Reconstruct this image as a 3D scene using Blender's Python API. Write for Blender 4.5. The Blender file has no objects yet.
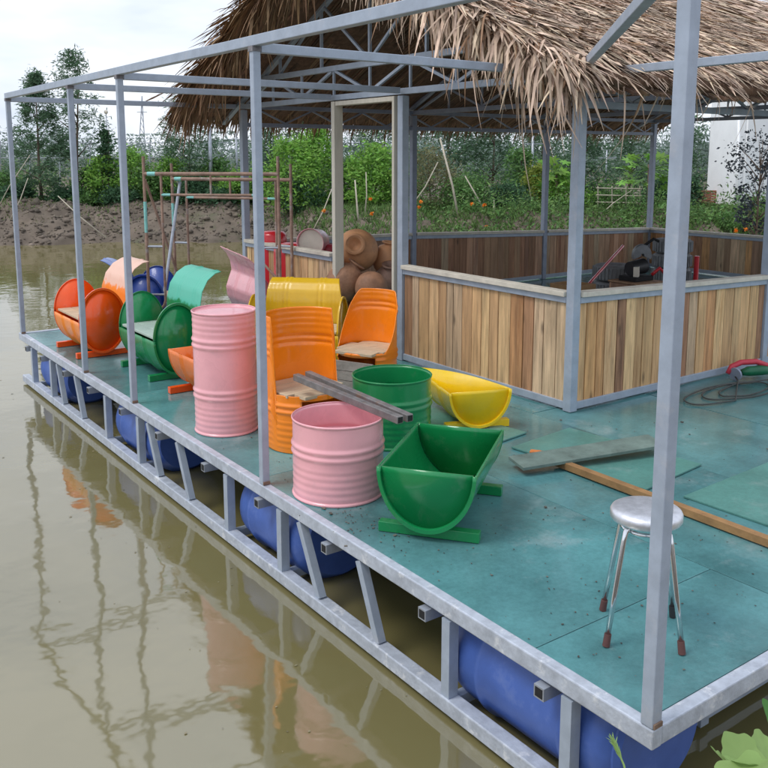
import bpy, math, random
import numpy as np
from mathutils import Vector, Matrix, Euler
random.seed(7); rng = np.random.default_rng(7)
S = bpy.context.scene
COL = S.collection
R_ = math.radians

# ------------------------------------------------------------------ camera
YAW, PITCH = R_(35.84), R_(9.166)
CAM = Vector((-2.438, -1.759, 2.0))
FPX, CXP, CYP = 883.8, 384.0, 298.2            # focal length and principal point of the 768 px photograph
fwd = Vector((math.sin(YAW)*math.cos(PITCH), math.cos(YAW)*math.cos(PITCH), -math.sin(PITCH)))
rgt = Vector((math.cos(YAW), -math.sin(YAW), 0)); upv = rgt.cross(fwd)
FH = Vector((math.sin(YAW), math.cos(YAW), 0))
cd = bpy.data.cameras.new('camera'); cam = bpy.data.objects.new('camera', cd); COL.objects.link(cam)
M = Matrix((rgt, upv, -fwd)).transposed().to_4x4(); M.translation = CAM; cam.matrix_world = M
cd.sensor_width = 36; cd.lens = FPX/768*36; cd.shift_y = -(384-CYP)/768; cd.clip_start = .05; cd.clip_end = 3000
S.camera = cam
# ------------------------------------------------------------------ world: bright overcast
SUN_EL, SUN_AZ = R_(58), R_(-75)     # azimuth from +y, clockwise
w = bpy.data.worlds.new('World'); S.world = w; w.use_nodes = True
nt = w.node_tree; N = nt.nodes; L = nt.links; N.clear()
out = N.new('ShaderNodeOutputWorld'); bg = N.new('ShaderNodeBackground'); bg.inputs[1].default_value = .096
sky = N.new('ShaderNodeTexSky'); sky.sky_type = 'NISHITA'; sky.sun_disc = False
sky.sun_elevation = SUN_EL; sky.sun_rotation = SUN_AZ
tc = N.new('ShaderNodeTexCoord'); mp = N.new('ShaderNodeMapping'); mp.inputs[3].default_value = (1, 1, 3.2)
nz = N.new('ShaderNodeTexNoise'); nz.inputs['Scale'].default_value = 2.3; nz.inputs['Detail'].default_value = 5; nz.inputs['Roughness'].default_value = .55
rp = N.new('ShaderNodeValToRGB'); rp.color_ramp.elements[0].position = .38; rp.color_ramp.elements[1].position = .6
rp.color_ramp.elements[0].color = (7.7, 8.7, 10.7, 1); rp.color_ramp.elements[1].color = (11.9, 12.3, 13.1, 1)
mx = N.new('ShaderNodeMixRGB'); mx.inputs[0].default_value = .84
L.new(tc.outputs['Generated'], mp.inputs[0]); L.new(mp.outputs[0], nz.inputs[0]); L.new(nz.outputs[0], rp.inputs[0])
L.new(sky.outputs[0], mx.inputs[1]); L.new(rp.outputs[0], mx.inputs[2]); L.new(mx.outputs[0], bg.inputs[0]); L.new(bg.outputs[0], out.inputs[0])
sd = bpy.data.lights.new('sun', 'SUN'); sd.energy = 1.5; sd.angle = R_(22); sd.color = (1, .97, .92)
so = bpy.data.objects.new('sun', sd); COL.objects.link(so)
sdir = Vector((math.sin(SUN_AZ)*math.cos(SUN_EL), math.cos(SUN_AZ)*math.cos(SUN_EL), math.sin(SUN_EL)))
so.rotation_euler = sdir.to_track_quat('Z', 'Y').to_euler(); so.location = (-8, 4, 14)
S.view_settings.view_transform = 'Standard'; S.view_settings.look = 'None'; S.view_settings.exposure = .12; S.view_settings.gamma = 1
S.view_settings.use_curve_mapping = False

def at(px, py, d):
    """world point on the sight line of a photo pixel at horizontal distance d from the camera"""
    u, v = (px-CXP)/FPX, (py-CYP)/FPX
    h = math.cos(PITCH)-v*math.sin(PITCH)
    p = CAM + FH*d + rgt*(d*u/h); p.z = 2-d*(v*math.cos(PITCH)+math.sin(PITCH))/h
    return p

# ------------------------------------------------------------------ materials
MATS = {}
def mat(name, col, rough=.6, var=.18, scale=6, metal=0, coat=0, bump=0, bscale=None, rnd=0, island=0, spec=.5,
        stain=None, stain_amt=.5, stain_scale=3, stretch=None, trans=0, rvar=0, knots=0, speck=0):
    if name in MATS: return MATS[name]
    m = bpy.data.materials.new(name); m.use_nodes = True; t = m.node_tree; n = t.nodes; l = t.links
    b = n['Principled BSDF']; b.inputs['Roughness'].default_value = rough; b.inputs['Metallic'].default_value = metal
    b.inputs['Coat Weight'].default_value = coat; b.inputs['Specular IOR Level'].default_value = spec
    c = n.new('ShaderNodeTexCoord'); vec = c.outputs['Object']
    if rnd or True:
        oi = n.new('ShaderNodeObjectInfo'); ad = n.new('ShaderNodeVectorMath'); ad.operation = 'MULTIPLY_ADD'
        l.new(oi.outputs['Random'], ad.inputs[0]); ad.inputs[1].default_value = (37, 53, 71); l.new(vec, ad.inputs[2]); vec = ad.outputs[0]
    if stretch:
        mpn = n.new('ShaderNodeMapping'); mpn.inputs['Scale'].default_value = stretch; l.new(vec, mpn.inputs[0]); vec = mpn.outputs[0]
    nn = n.new('ShaderNodeTexNoise'); nn.inputs['Scale'].default_value = scale; nn.inputs['Detail'].default_value = 6; nn.inputs['Roughness'].default_value = .62
    l.new(vec, nn.inputs[0])
    r = n.new('ShaderNodeValToRGB'); r.color_ramp.elements[0].position = .3; r.color_ramp.elements[1].position = .7
    r.color_ramp.elements[0].color = tuple(x*(1-var) for x in col)+(1,); r.color_ramp.elements[1].color = tuple(min(1, x*(1+var)) for x in col)+(1,)
    l.new(nn.outputs[0], r.inputs[0]); cur = r.outputs[0]
    if stain:
        n2 = n.new('ShaderNodeTexNoise'); n2.inputs['Scale'].default_value = stain_scale; n2.inputs['Detail'].default_value = 8; n2.inputs['Roughness'].default_value = .7
        l.new(vec, n2.inputs[0]); r2 = n.new('ShaderNodeValToRGB'); r2.color_ramp.elements[0].position = .56; r2.color_ramp.elements[1].position = .7
        r2.color_ramp.elements[0].color = (0, 0, 0, 1); r2.color_ramp.elements[1].color = (stain_amt,)*3+(1,)
        l.new(n2.outputs[0], r2.inputs[0]); mm = n.new('ShaderNodeMixRGB'); l.new(r2.outputs[0], mm.inputs[0]); l.new(cur, mm.inputs[1]); mm.inputs[2].default_value = tuple(stain)+(1,); cur = mm.outputs[0]
    if speck:
        ns = n.new('ShaderNodeTexNoise'); ns.inputs['Scale'].default_value = 38; ns.inputs['Detail'].default_value = 6; ns.inputs['Roughness'].default_value = .75; l.new(vec, ns.inputs[0])
        rs = n.new('ShaderNodeValToRGB'); rs.color_ramp.elements[0].position = .36; rs.color_ramp.elements[1].position = .62; rs.color_ramp.elements[0].color = (1-speck,)*3+(1,); rs.color_ramp.elements[1].color = (1, 1, 1, 1); l.new(ns.outputs[0], rs.inputs[0])
        ms_ = n.new('ShaderNodeMixRGB'); ms_.blend_type = 'MULTIPLY'; ms_.inputs[0].default_value = 1; l.new(cur, ms_.inputs[1]); l.new(rs.outputs[0], ms_.inputs[2]); cur = ms_.outputs[0]
    if knots:
        mk = n.new('ShaderNodeMapping'); mk.inputs['Scale'].default_value = (1, 1, .35); l.new(ad.outputs[0], mk.inputs[0])
        vo = n.new('ShaderNodeTexVoronoi'); vo.inputs['Scale'].default_value = 7; l.new(mk.outputs[0], vo.inputs[0]); rk = n.new('ShaderNodeValToRGB')
        rk.color_ramp.elements[0].position = .05; rk.color_ramp.elements[1].position = .17; rk.color_ramp.elements[0].color = (knots,)*3+(1,); rk.color_ramp.elements[1].color = (0, 0, 0, 1); l.new(vo.outputs['Distance'], rk.inputs[0])
        mm = n.new('ShaderNodeMixRGB'); l.new(rk.outputs[0], mm.inputs[0]); l.new(cur, mm.inputs[1]); mm.inputs[2].default_value = tuple(x*.28 for x in col)+(1,); cur = mm.outputs[0]
    for amt, src in ((rnd, 'o'), (island, 'g')):
        if not amt: continue
        if src == 'o': o_ = oi.outputs['Random']
        else: o_ = n.new('ShaderNodeNewGeometry').outputs['Random Per Island']
        hs = n.new('ShaderNodeHueSaturation')
        mr = n.new('ShaderNodeMapRange'); mr.inputs[3].default_value = 1-amt; mr.inputs[4].default_value = 1+amt; l.new(o_, mr.inputs[0]); l.new(mr.outputs[0], hs.inputs['Value'])
        mu = n.new('ShaderNodeMath'); mu.operation = 'MULTIPLY'; mu.inputs[1].default_value = 7.31; fr = n.new('ShaderNodeMath'); fr.operation = 'FRACT'
        l.new(o_, mu.inputs[0]); l.new(mu.outputs[0], fr.inputs[0])
        m2 = n.new('ShaderNodeMapRange'); m2.inputs[3].default_value = .5-amt*.025; m2.inputs[4].default_value = .5+amt*.025; l.new(fr.outputs[0], m2.inputs[0]); l.new(m2.outputs[0], hs.inputs['Hue'])
        l.new(cur, hs.inputs['Color']); cur = hs.outputs[0]
    l.new(cur, b.inputs['Base Color'])
    if rvar:
        n4 = n.new('ShaderNodeTexNoise'); n4.inputs['Scale'].default_value = scale*.45; n4.inputs['Detail'].default_value = 4; l.new(vec, n4.inputs[0])
        m4 = n.new('ShaderNodeMapRange'); m4.inputs[1].default_value = .35; m4.inputs[2].default_value = .65; m4.inputs[3].default_value = max(.03, rough-rvar); m4.inputs[4].default_value = rough+rvar
        l.new(n4.outputs[0], m4.inputs[0]); l.new(m4.outputs[0], b.inputs['Roughness'])
    if bump:
        n3 = n.new('ShaderNodeTexNoise'); n3.inputs['Scale'].default_value = bscale or scale*4; n3.inputs['Detail'].default_value = 5; l.new(vec, n3.inputs[0])
        bp = n.new('ShaderNodeBump'); bp.inputs['Strength'].default_value = bump; bp.inputs['Distance'].default_value = .02; l.new(n3.outputs[0], bp.inputs['Height']); l.new(bp.outputs[0], b.inputs['Normal'])
    if trans:
        tr = n.new('ShaderNodeBsdfTranslucent'); l.new(cur, tr.inputs[0]); ms = n.new('ShaderNodeMixShader'); ms.inputs[0].default_value = trans
        l.new(b.outputs[0], ms.inputs[1]); l.new(tr.outputs[0], ms.inputs[2]); l.new(ms.outputs[0], n['Material Output'].inputs[0])
    MATS[name] = m; return m

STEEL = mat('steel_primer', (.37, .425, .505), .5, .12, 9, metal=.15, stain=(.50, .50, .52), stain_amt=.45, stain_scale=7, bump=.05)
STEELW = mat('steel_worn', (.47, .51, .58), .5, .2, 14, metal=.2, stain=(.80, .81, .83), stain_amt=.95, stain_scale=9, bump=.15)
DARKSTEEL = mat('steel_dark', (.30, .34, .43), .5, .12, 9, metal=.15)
GALV = mat('steel_galvanised', (.40, .43, .48), .42, .2, 12, metal=.5, stain=(.28, .2, .12), stain_amt=.5, stain_scale=6)
DECK = mat('deck_paint', (.095, .25, .26), .19, .38, 1.6, stain=(.33, .42, .43), stain_amt=.5, stain_scale=2.2, bump=.06, bscale=30, rvar=.17, rnd=.1, speck=.16)
DECK2 = mat('deck_sheet_green', (.10, .27, .235), .42, .2, 2.5, stain=(.30, .38, .36), stain_amt=.4, stain_scale=3, bump=.08, bscale=30, rvar=.15, speck=.16)
PLANKM = mat('weathered_plank', (.145, .20, .175), .65, .3, 6, stain=(.05, .06, .05), stain_amt=.6, stain_scale=5, bump=.25)
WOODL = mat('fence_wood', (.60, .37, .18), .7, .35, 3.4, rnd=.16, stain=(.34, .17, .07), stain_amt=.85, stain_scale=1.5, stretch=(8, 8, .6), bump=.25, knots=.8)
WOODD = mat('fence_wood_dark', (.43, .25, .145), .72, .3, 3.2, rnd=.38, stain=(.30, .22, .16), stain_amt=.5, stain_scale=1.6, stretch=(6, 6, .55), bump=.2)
CAPW = mat('cap_wood', (.62, .57, .48), .75, .15, 8, stain=(.36, .28, .2), stain_amt=.35, bump=.15)
JAMB = mat('jamb_wood', (.60, .56, .47), .7, .1, 5, stretch=(5, 5, .6), bump=.1)
SEATW = mat('seat_wood', (.55, .44, .30), .7, .2, 5, stretch=(1, 6, 6), bump=.2, stain=(.75, .42, .06), stain_amt=.4)
BATTEN = mat('batten_wood', (.32, .175, .07), .65, .25, 7, stain=(.16, .08, .04), stain_amt=.7, stain_scale=4, bump=.2)
def gloss(name, col, **k): return mat(name, col, k.pop('rough', .3), k.pop('var', .07), 5, coat=.25, stain=k.pop('stain', tuple(min(1, c*.75+.08) for c in col)), stain_amt=.55, stain_scale=7, rvar=.12, bump=.12, bscale=5)
PINK = gloss('pink_paint', (.86, .42, .455)); ORANGE = gloss('orange_paint', (.95, .25, .008)); ORED = gloss('red_orange_paint', (.95, .105, .006))
GREEN = gloss('green_paint', (.008, .235, .07)); YELLOW = gloss('yellow_paint', (.86, .58, .01)); YELLOW_SHADE = gloss('yellow_paint_shaded', (.74, .45, .015)); BLUEP = gloss('blue_paint', (.02, .07, .36))  # the ochre tone is yellow paint with its shade put into the colour
LBLUE = gloss('pale_blue_paint', (.07, .15, .48)); REDP = gloss('red_paint', (.62, .02, .03)); DPINK = gloss('deep_pink_paint', (.72, .23, .30))
BARREL = mat('blue_plastic', (.06, .125, .41), .42, .15, 5, stain=(.16, .22, .45), stain_amt=.5, stain_scale=5)
CHROME = mat('chrome', (.75, .76, .78), .16, .08, 20, metal=1, stain=(.35, .25, .2), stain_amt=.3, stain_scale=14)
RUBBER = mat('rubber', (.03, .03, .033), .7); RUBR = mat('rubber_red', (.12, .05, .045), .75)
TYRE = mat('tyre_rubber', (.21, .215, .22), .75, .3, 8, bump=.2)
RUST = mat('rusty_tube', (.31, .20, .15), .7, .35, 9, stain=(.45, .45, .45), stain_amt=.9, stain_scale=4, bump=.2)
TURQ = mat('turquoise_tube', (.25, .60, .56), .6, .15, 10, stain=(.3, .17, .12), stain_amt=.7, stain_scale=12)
TUBEG = mat('raw_tube', (.22, .205, .20), .5, .3, 12, metal=.35, stain=(.30, .17, .10), stain_amt=.7, stain_scale=10, bump=.1)
BLACK = mat('black', (.012, .012, .013), .8)
CLAY = mat('clay', (.52, .26, .125), .6, .25, 5, stain=(.22, .1, .06), stain_amt=.5); CLAYD = mat('clay_dark', (.32, .165, .095), .65, .3, 9, bump=.3)
CREAM = mat('cream_plastic', (.68, .62, .52), .5, .1)
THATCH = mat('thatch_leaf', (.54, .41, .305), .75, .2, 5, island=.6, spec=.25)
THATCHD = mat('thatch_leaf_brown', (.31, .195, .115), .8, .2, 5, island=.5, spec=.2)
THBASE = mat('thatch_base', (.16, .09, .055), .9, .4, 14, bump=.5)
RODS = mat('roof_rods', (.17, .10, .06), .8, .3, 8, island=.6)
BARK = mat('bark', (.14, .10, .075), .9, .3, 8, bump=.4); STAKE = mat('stake', (.50, .45, .36), .8, .2, 6)
def leafm(name, col, isl=.5, tr=.42): return mat(name, col, .55, .1, 2, island=isl, spec=.3, trans=tr)
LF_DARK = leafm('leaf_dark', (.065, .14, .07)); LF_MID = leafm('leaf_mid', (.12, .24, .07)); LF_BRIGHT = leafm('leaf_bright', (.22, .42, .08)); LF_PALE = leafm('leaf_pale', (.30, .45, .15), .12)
LF_BLUE = leafm('leaf_bluegreen', (.10, .185, .10)); LF_HAZED = leafm('leaf_far_hazed', (.22, .29, .25), .3); LF_DRY = leafm('leaf_dry', (.20, .20, .10)); LF_YEL = leafm('leaf_yellow', (.26, .32, .06))  # far leaves: distance haze put into their pale colour
FLOWER = mat('marigold', (.85, .25, .01), .6, island=.2)
WHITEW = mat('white_wall', (.88, .89, .90), .8, .05, 2); BRICKW = mat('brick_wall', (.36, .15, .09), .85, .25, 6)
ROOFG = mat('roof_grey', (.45, .46, .48), .7)

# ------------------------------------------------------------------ mesh helpers
class MB:
    def __init__(s): s.v = []; s.f = []
    def add(s, vs, fs):
        o = len(s.v); s.v += [tuple(v) for v in vs]; s.f += [tuple(o+i for i in f) for f in fs]; return s
    def box(s, c, d, rz=0, rot=None):
        R = rot if rot is not None else Matrix.Rotation(rz, 3, 'Z'); c = Vector(c); hx, hy, hz = d[0]/2, d[1]/2, d[2]/2
        s.add([c+R@Vector((x*hx, y*hy, z*hz)) for x in (-1, 1) for y in (-1, 1) for z in (-1, 1)],
              [(0, 1, 3, 2), (4, 6, 7, 5), (0, 4, 5, 1), (2, 3, 7, 6), (0, 2, 6, 4), (1, 5, 7, 3)]); return s
    def bar(s, p, q, w_, h_=None, up=Vector((0, 0, 1))):
        p, q = Vector(p), Vector(q); h_ = h_ or w_; d = (q-p); n = d.normalized()
        if abs(n.dot(up)) > .99: up = Vector((0, 1, 0))
        sd_ = n.cross(up).normalized(); u2 = sd_.cross(n)
        R = Matrix((n, sd_, u2)).transposed(); s.box((p+q)/2, (d.length, w_, h_), rot=R); return s
    def tube(s, pts, r, n=8, cap=True):
        pts = [Vector(p) for p in pts]; rr = r if isinstance(r, (list, tuple)) else [r]*len(pts); vs = []; fs = []; prev = None
        for i, p in enumerate(pts):
            t = (pts[min(i+1, len(pts)-1)]-pts[max(i-1, 0)]).normalized()
            a = prev if prev is not None else (Vector((0, 0, 1)) if abs(t.z) < .9 else Vector((1, 0, 0)))
            a = (a-t*a.dot(t)).normalized(); prev = a; b = t.cross(a)
            for k in range(n):
                th = 2*math.pi*k/n; vs.append(p+(a*math.cos(th)+b*math.sin(th))*rr[i])
        for i in range(len(pts)-1):
            for k in range(n): fs.append((i*n+k, i*n+(k+1) % n, (i+1)*n+(k+1) % n, (i+1)*n+k))
        if cap: fs.append(tuple(range(n-1, -1, -1))); fs.append(tuple((len(pts)-1)*n+k for k in range(n)))
        return s.add(vs, fs)
    def lathe(s, prof, n=32, c=(0, 0, 0), R=None, sx=1, sy=1):
        c = Vector(c); vs = []; fs = []
        for (r, z) in prof:
            for k in range(n):
                th = 2*math.pi*k/n; v = Vector((r*math.cos(th)*sx, r*math.sin(th)*sy, z)); vs.append(c+(R@v if R else v))
        for i in range(len(prof)-1):
            for k in range(n): fs.append((i*n+k, i*n+(k+1) % n, (i+1)*n+(k+1) % n, (i+1)*n+k))
        return s.add(vs, fs)
    def grid(s, P, keep=None):
        nr, nc = len(P), len(P[0]); vs = [v for row in P for v in row]
        fs = [(i*nc+j, i*nc+j+1, (i+1)*nc+j+1, (i+1)*nc+j) for i in range(nr-1) for j in range(nc-1) if keep is None or keep(i, j)]
        return s.add(vs, fs)
    def build(s, name, m, parent=None, smooth=False, org=None, solid=0, bevel=0, kind=None):
        o_ = Vector(org) if org is not None else (parent.location.copy() if parent is not None and parent.get('_root') else Vector((0, 0, 0)))
        me = bpy.data.meshes.new(name); me.from_pydata([tuple(Vector(v)-o_) for v in s.v], [], s.f); me.validate(); me.update()
        if m: me.materials.append(m)
        if smooth: me.shade_smooth() if smooth is True else me.set_sharp_from_angle(angle=smooth)
        if smooth not in (False, True):
            me.shade_smooth(); me.set_sharp_from_angle(angle=smooth)
        ob = bpy.data.objects.new(name, me); COL.objects.link(ob)
        if parent is not None: ob.parent = parent
        else: ob.location = o_
        if solid:
            md = ob.modifiers.new('thickness', 'SOLIDIFY'); md.thickness = solid; md.offset = 0
        if bevel:
            md = ob.modifiers.new('bevel', 'BEVEL'); md.width = bevel; md.segments = 2; md.limit_method = 'ANGLE'
        if kind: ob['kind'] = kind
        return ob

def npmesh(name, V, F, m, parent=None, org=(0, 0, 0), kind=None, smooth=False):
    """V (n,3) array, F (m,k) array of equal-size faces"""
    me = bpy.data.meshes.new(name); V = np.asarray(V, np.float32)-np.asarray(org, np.float32); F = np.asarray(F, np.int32)
    me.vertices.add(len(V)); me.vertices.foreach_set('co', V.ravel()); k = F.shape[1]
    me.loops.add(F.size); me.loops.foreach_set('vertex_index', F.ravel()); me.polygons.add(len(F))
    me.polygons.foreach_set('loop_start', np.arange(0, F.size, k)); me.polygons.foreach_set('loop_total', np.full(len(F), k)); me.update(calc_edges=True)
    me.materials.append(m)
    if smooth: me.shade_smooth()
    ob = bpy.data.objects.new(name, me); COL.objects.link(ob)
    if parent is not None: ob.parent = parent
    else: ob.location = org
    if kind: ob['kind'] = kind
    return ob

def thing(name, label, cat, loc=(0, 0, 0), group=None):
    o = bpy.data.objects.new(name, None); COL.objects.link(o); o.location = loc; o.empty_display_size = .1
    o['label'] = label; o['category'] = cat; o['_root'] = 1
    if group: o['group'] = group
    return o
def tag(o, label, cat, group=None):
    o['label'] = label; o['category'] = cat
    if group: o['group'] = group
    return o
def sub(name, parent):            # a part that only groups its pieces
    o = bpy.data.objects.new(name, None); COL.objects.link(o); o.parent = parent; o.empty_display_size = .1; return o

# ------------------------------------------------------------------ terrain and water
WZ = -.56
def bank_d(l): return 25.4+.35*np.sin(l*.53+1)+.25*np.sin(l*1.31)+np.clip(l+9.5, 0, 3)*.45-np.clip(l+3.8, 0, 3)*2.1
def height(l, d):
    b = d-bank_d(l); n_ = .08*np.sin(l*1.9+d*.8+np.sin(l*.9))+.06*np.sin(l*3.7-d*2.1+2*np.sin(d*1.3))+.045*np.sin(l*7.3+d*5.1+np.sin(l*3.1))+.03*np.sin(l*13.7-d*9.3+2*np.sin(l*2.3))
    far = -.75+np.clip((b+.4)/3.2, 0, 1)**.8*1.22+np.where((b > -.2) & (b < 4), n_, 0)+np.where(b >= 4, .35*n_, 0)
    far = np.where(b < -.4, np.maximum(-1.6, -.75+(b+.4)*.5), far)
    near = np.where(d < 1.5, .32, np.maximum(-1.6, .32-(d-1.5)*1.5))+np.where(d < 2.2, .04*np.sin(l*3+d*4), 0)
    return np.where(d < 12, near, far)
ls = np.concatenate([np.linspace(-600, -40, 14)[:-1], np.linspace(-40, 40, 520), np.linspace(40, 600, 14)[1:]])
ds = np.concatenate([np.linspace(-30, -1, 8), np.linspace(-.5, 4, 16), np.linspace(5, 22, 10), np.linspace(22.5, 36, 90), np.linspace(37, 60, 20), np.linspace(70, 1500, 14)])
LL, DD = np.meshgrid(ls, ds); HH = height(LL, DD)
f2 = np.array([FH.x, FH.y]); r2 = np.array([rgt.x, rgt.y])
V = np.stack([CAM.x+LL*r2[0]+DD*f2[0], CAM.y+LL*r2[1]+DD*f2[1], HH], -1).reshape(-1, 3)
nc = len(ls); ii, jj = np.meshgrid(np.arange(len(ds)-1), np.arange(nc-1), indexing='ij'); a = (ii*nc+jj).ravel()
SOIL = mat('soil', (.145, .115, .088), .95, .35, .9, stain=(.055, .085, .03), stain_amt=.75, stain_scale=.55, bump=.6, bscale=5)
ter = npmesh('ground', V, np.stack([a, a+1, a+nc+1, a+nc], 1), SOIL, smooth=True); ter['kind'] = 'structure'
def ground_z(x, y):
    q = np.array([x-CAM.x, y-CAM.y]); return float(height(np.array(q@r2), np.array(q@f2)))
# water
wm = bpy.data.materials.new('pond_water'); wm.use_nodes = True; t = wm.node_tree; n = t.nodes; l = t.links; b = n['Principled BSDF']
b.inputs['Base Color'].default_value = (.165, .148, .062, 1); b.inputs['Roughness'].default_value = .055; b.inputs['IOR'].default_value = 2.4
c = n.new('ShaderNodeTexCoord'); n1 = n.new('ShaderNodeTexNoise'); n1.inputs['Scale'].default_value = .9; n1.inputs['Detail'].default_value = 3; n1.inputs['Roughness'].default_value = .45
n2 = n.new('ShaderNodeTexNoise'); n2.inputs['Scale'].default_value = 5; n2.inputs['Detail'].default_value = 2
mu = n.new('ShaderNodeMath'); mu.operation = 'MULTIPLY_ADD'; mu.inputs[1].default_value = .15; l.new(n2.outputs[0], mu.inputs[0]); l.new(n1.outputs[0], mu.inputs[2])
l.new(c.outputs['Object'], n1.inputs[0]); l.new(c.outputs['Object'], n2.inputs[0])
bp = n.new('ShaderNodeBump'); bp.inputs['Strength'].default_value = .55; bp.inputs['Distance'].default_value = .028; l.new(mu.outputs[0], bp.inputs['Height']); l.new(bp.outputs[0], b.inputs['Normal'])
n5 = n.new('ShaderNodeTexNoise'); n5.inputs['Scale'].default_value = .5; n5.inputs['Detail'].default_value = 5; l.new(c.outputs['Object'], n5.inputs[0])
r5 = n.new('ShaderNodeValToRGB'); r5.color_ramp.elements[0].color = (.165, .142, .055, 1); r5.color_ramp.elements[1].color = (.21, .182, .08, 1); l.new(n5.outputs[0], r5.inputs[0]); l.new(r5.outputs[0], b.inputs['Base Color'])
mb = MB(); mb.add([(-400, -400, WZ), (400, -400, WZ), (400, 400, WZ), (-400, 400, WZ)], [(0, 1, 2, 3)])
wo = mb.build('pond_water', wm); wo['kind'] = 'structure'

mb = MB()
for k in range(90):
    if k < 50: x, y = random.uniform(-.9, -.06), random.uniform(.3, 9)
    else: x, y = random.uniform(-6, -.1), random.uniform(0, 14)
    s_ = random.uniform(.003, .009)*(1+.1*max(0, y)); a0 = random.uniform(0, 6); mb.add([(x+s_*math.cos(a0+t)*random.uniform(.5, 1.2), y+s_*math.sin(a0+t)*.6, WZ+.004) for t in (0, 1, 2, 3.1, 4, 5.2)], [(0, 1, 2, 3, 4, 5)])
o = mb.build('floating_flecks', mat('fleck', (.22, .19, .11), .8, .3, 5, island=.6)); tag(o, 'small leaf bits and scum floating on the pond', 'debris'); o['kind'] = 'stuff'
# ------------------------------------------------------------------ floating deck
XE, YE = 11.6, 8.66
ROOT = thing('floating_deck', 'long floating deck of teal painted boards in a grey steel frame on the pond', 'floating deck', (0, 0, 0))
MB().bar((0, -.03, -.03), (0, YE+.03, -.03), .055, .078).build('edge_rail', STEELW, ROOT, bevel=.006)
MB().bar((.028, 0, -.031), (XE, 0, -.031), .055, .076).build('edge_rail', STEELW, ROOT, bevel=.006)
MB().bar((.031, YE, -.036), (XE, YE, -.036), .06, .088).build('edge_rail', STEELW, ROOT, bevel=.006)
MB().bar((XE, -.03, -.035), (XE, YE+.03, -.035), .06, .09).build('edge_rail', STEELW, ROOT, bevel=.006)
MB().bar((0, .28, -.5), (0, 8.6, -.5), .075, .075).build('lower_rail', STEELW, ROOT, bevel=.006)
MB().bar((0.85, .33, -.502), (0.85, 8.6, -.502), .06, .06).build('lower_rail', STEEL, ROOT)
for y in (8.18, 7.46, 5.77, 4.98, 3.37, 2.65, 1.10, .37):
    MB().bar((0, y, -.081), (0, y, -.462), .055).build('upright', STEEL, ROOT)
    MB().bar((.038, y, -.50), (5.6, y, -.50), .05).build('lower_cross_tube', STEEL, ROOT)
for yt, yb in ((7.25, 7.08), (6.66, 6.47), (4.78, 4.58), (4.2, 4.0), (2.43, 2.22), (1.82, 1.65)):
    MB().bar((0, yt, -.079), (0, yb, -.463), .045).build('strut', STEEL, ROOT)
for y in (.49, 1.24, 2.1, 2.88, 3.66, 4.5, 5.3, 6.14, 6.9, 7.7, 8.3):
    m_ = MB().bar((-.055, y, -.108), (XE-.1, y, -.108), .055, .055); m_.build('joist', GALV, ROOT)
    MB().bar((-.0565, y, -.108), (-.05, y, -.108), .04, .04).build('tube_mouth', BLACK, ROOT)
for x in (.95, 2.1, 3.4, 4.7):
    MB().bar((x, -.055, -.165), (x, YE-.1, -.165), .055, .055).build('joist', GALV, ROOT)
# boards 1.2 x 2.4
xs_ = [.033, 1.24, 2.44, 3.64, 4.84, 6.04, 7.24, 8.44, 9.64, 10.84, XE-.033]
for i in range(len(xs_)-1):
    off = 0 if i % 2 == 0 else 1.2
    ys_ = [.033]+[y for y in (.6+off*.5, 3.0+off*.5, 5.4+off*.5, 7.8+off*.5) if y < YE-.4]+[YE-.033]
    for j in range(len(ys_)-1):
        g = .004
        MB().box(((xs_[i]+xs_[i+1])/2, (ys_[j]+ys_[j+1])/2, -.008+random.uniform(-.0015, .0015)), (xs_[i+1]-xs_[i]-g, ys_[j+1]-ys_[j]-g, .016)).build('deck_board', DECK, ROOT, bevel=.002)
# blue barrels lying in the lower frame
def barrel(y0, y1, label, x=.345):
    t_ = thing('blue_barrel', label, 'barrel', (x, (y0+y1)/2, -.305), 'blue plastic floats under the deck edge')
    r = .31; Lh = (y1-y0)/2; prof = [(0, -Lh), (r*.8, -Lh), (r*.86, -Lh+.02), (r*.86, -Lh+.03), (r*.97, -Lh+.06), (r, -Lh+.12)]
    for zc in (-.33, .33): prof += [(r, zc*2*Lh*.75-.03), (r+.012, zc*2*Lh*.75-.012), (r+.012, zc*2*Lh*.75+.012), (r, zc*2*Lh*.75+.03)]
    prof += [(r, Lh-.12), (r*.97, Lh-.06), (r*.86, Lh-.03), (r*.86, Lh-.02), (r*.8, Lh), (0, Lh)]
    MB().lathe(prof, 40, t_.location, Matrix.Rotation(R_(-90), 3, 'X'), sy=.93).build('body', BARREL, t_, smooth=R_(40))
    for s_ in (-.12, .12): MB().lathe([(0, 0), (.035, 0), (.035, .02), (0, .02)], 12, Vector(t_.location)+Vector((s_, -Lh-.018, .08)), Matrix.Rotation(R_(-90), 3, 'X')).build('bung', BARREL, t_)
barrel(.2, 1.2, 'blue plastic barrel under the deck nearest the front corner post')
barrel(2.52, 3.37, 'blue plastic barrel under the deck below the short pink drum')
barrel(4.82, 5.77, 'blue plastic barrel under the deck below the green drum sofa')
barrel(7.3, 8.18, 'blue plastic barrel under the far end of the deck')
# loose sheets lying on the deck
o = MB().box((2.09, 1.99, .009), (.66, 1.05, .012), R_(6)).build('loose_sheet', DECK2, bevel=.002); tag(o, 'thin green sheet lying on the deck half under the loose plank', 'sheet')
o = MB().box((2.5, .78, .009), (1.15, .95, .012), R_(2)).build('loose_sheet', DECK2, bevel=.002); tag(o, 'thin green sheet lying on the deck to the right of the stool', 'sheet')
o = MB().box((1.62, 3.05, .009), (.7, .9, .012), R_(8)).build('loose_sheet', DECK2, bevel=.002); tag(o, 'thin green sheet lying on the deck under the yellow trough', 'sheet')

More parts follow.
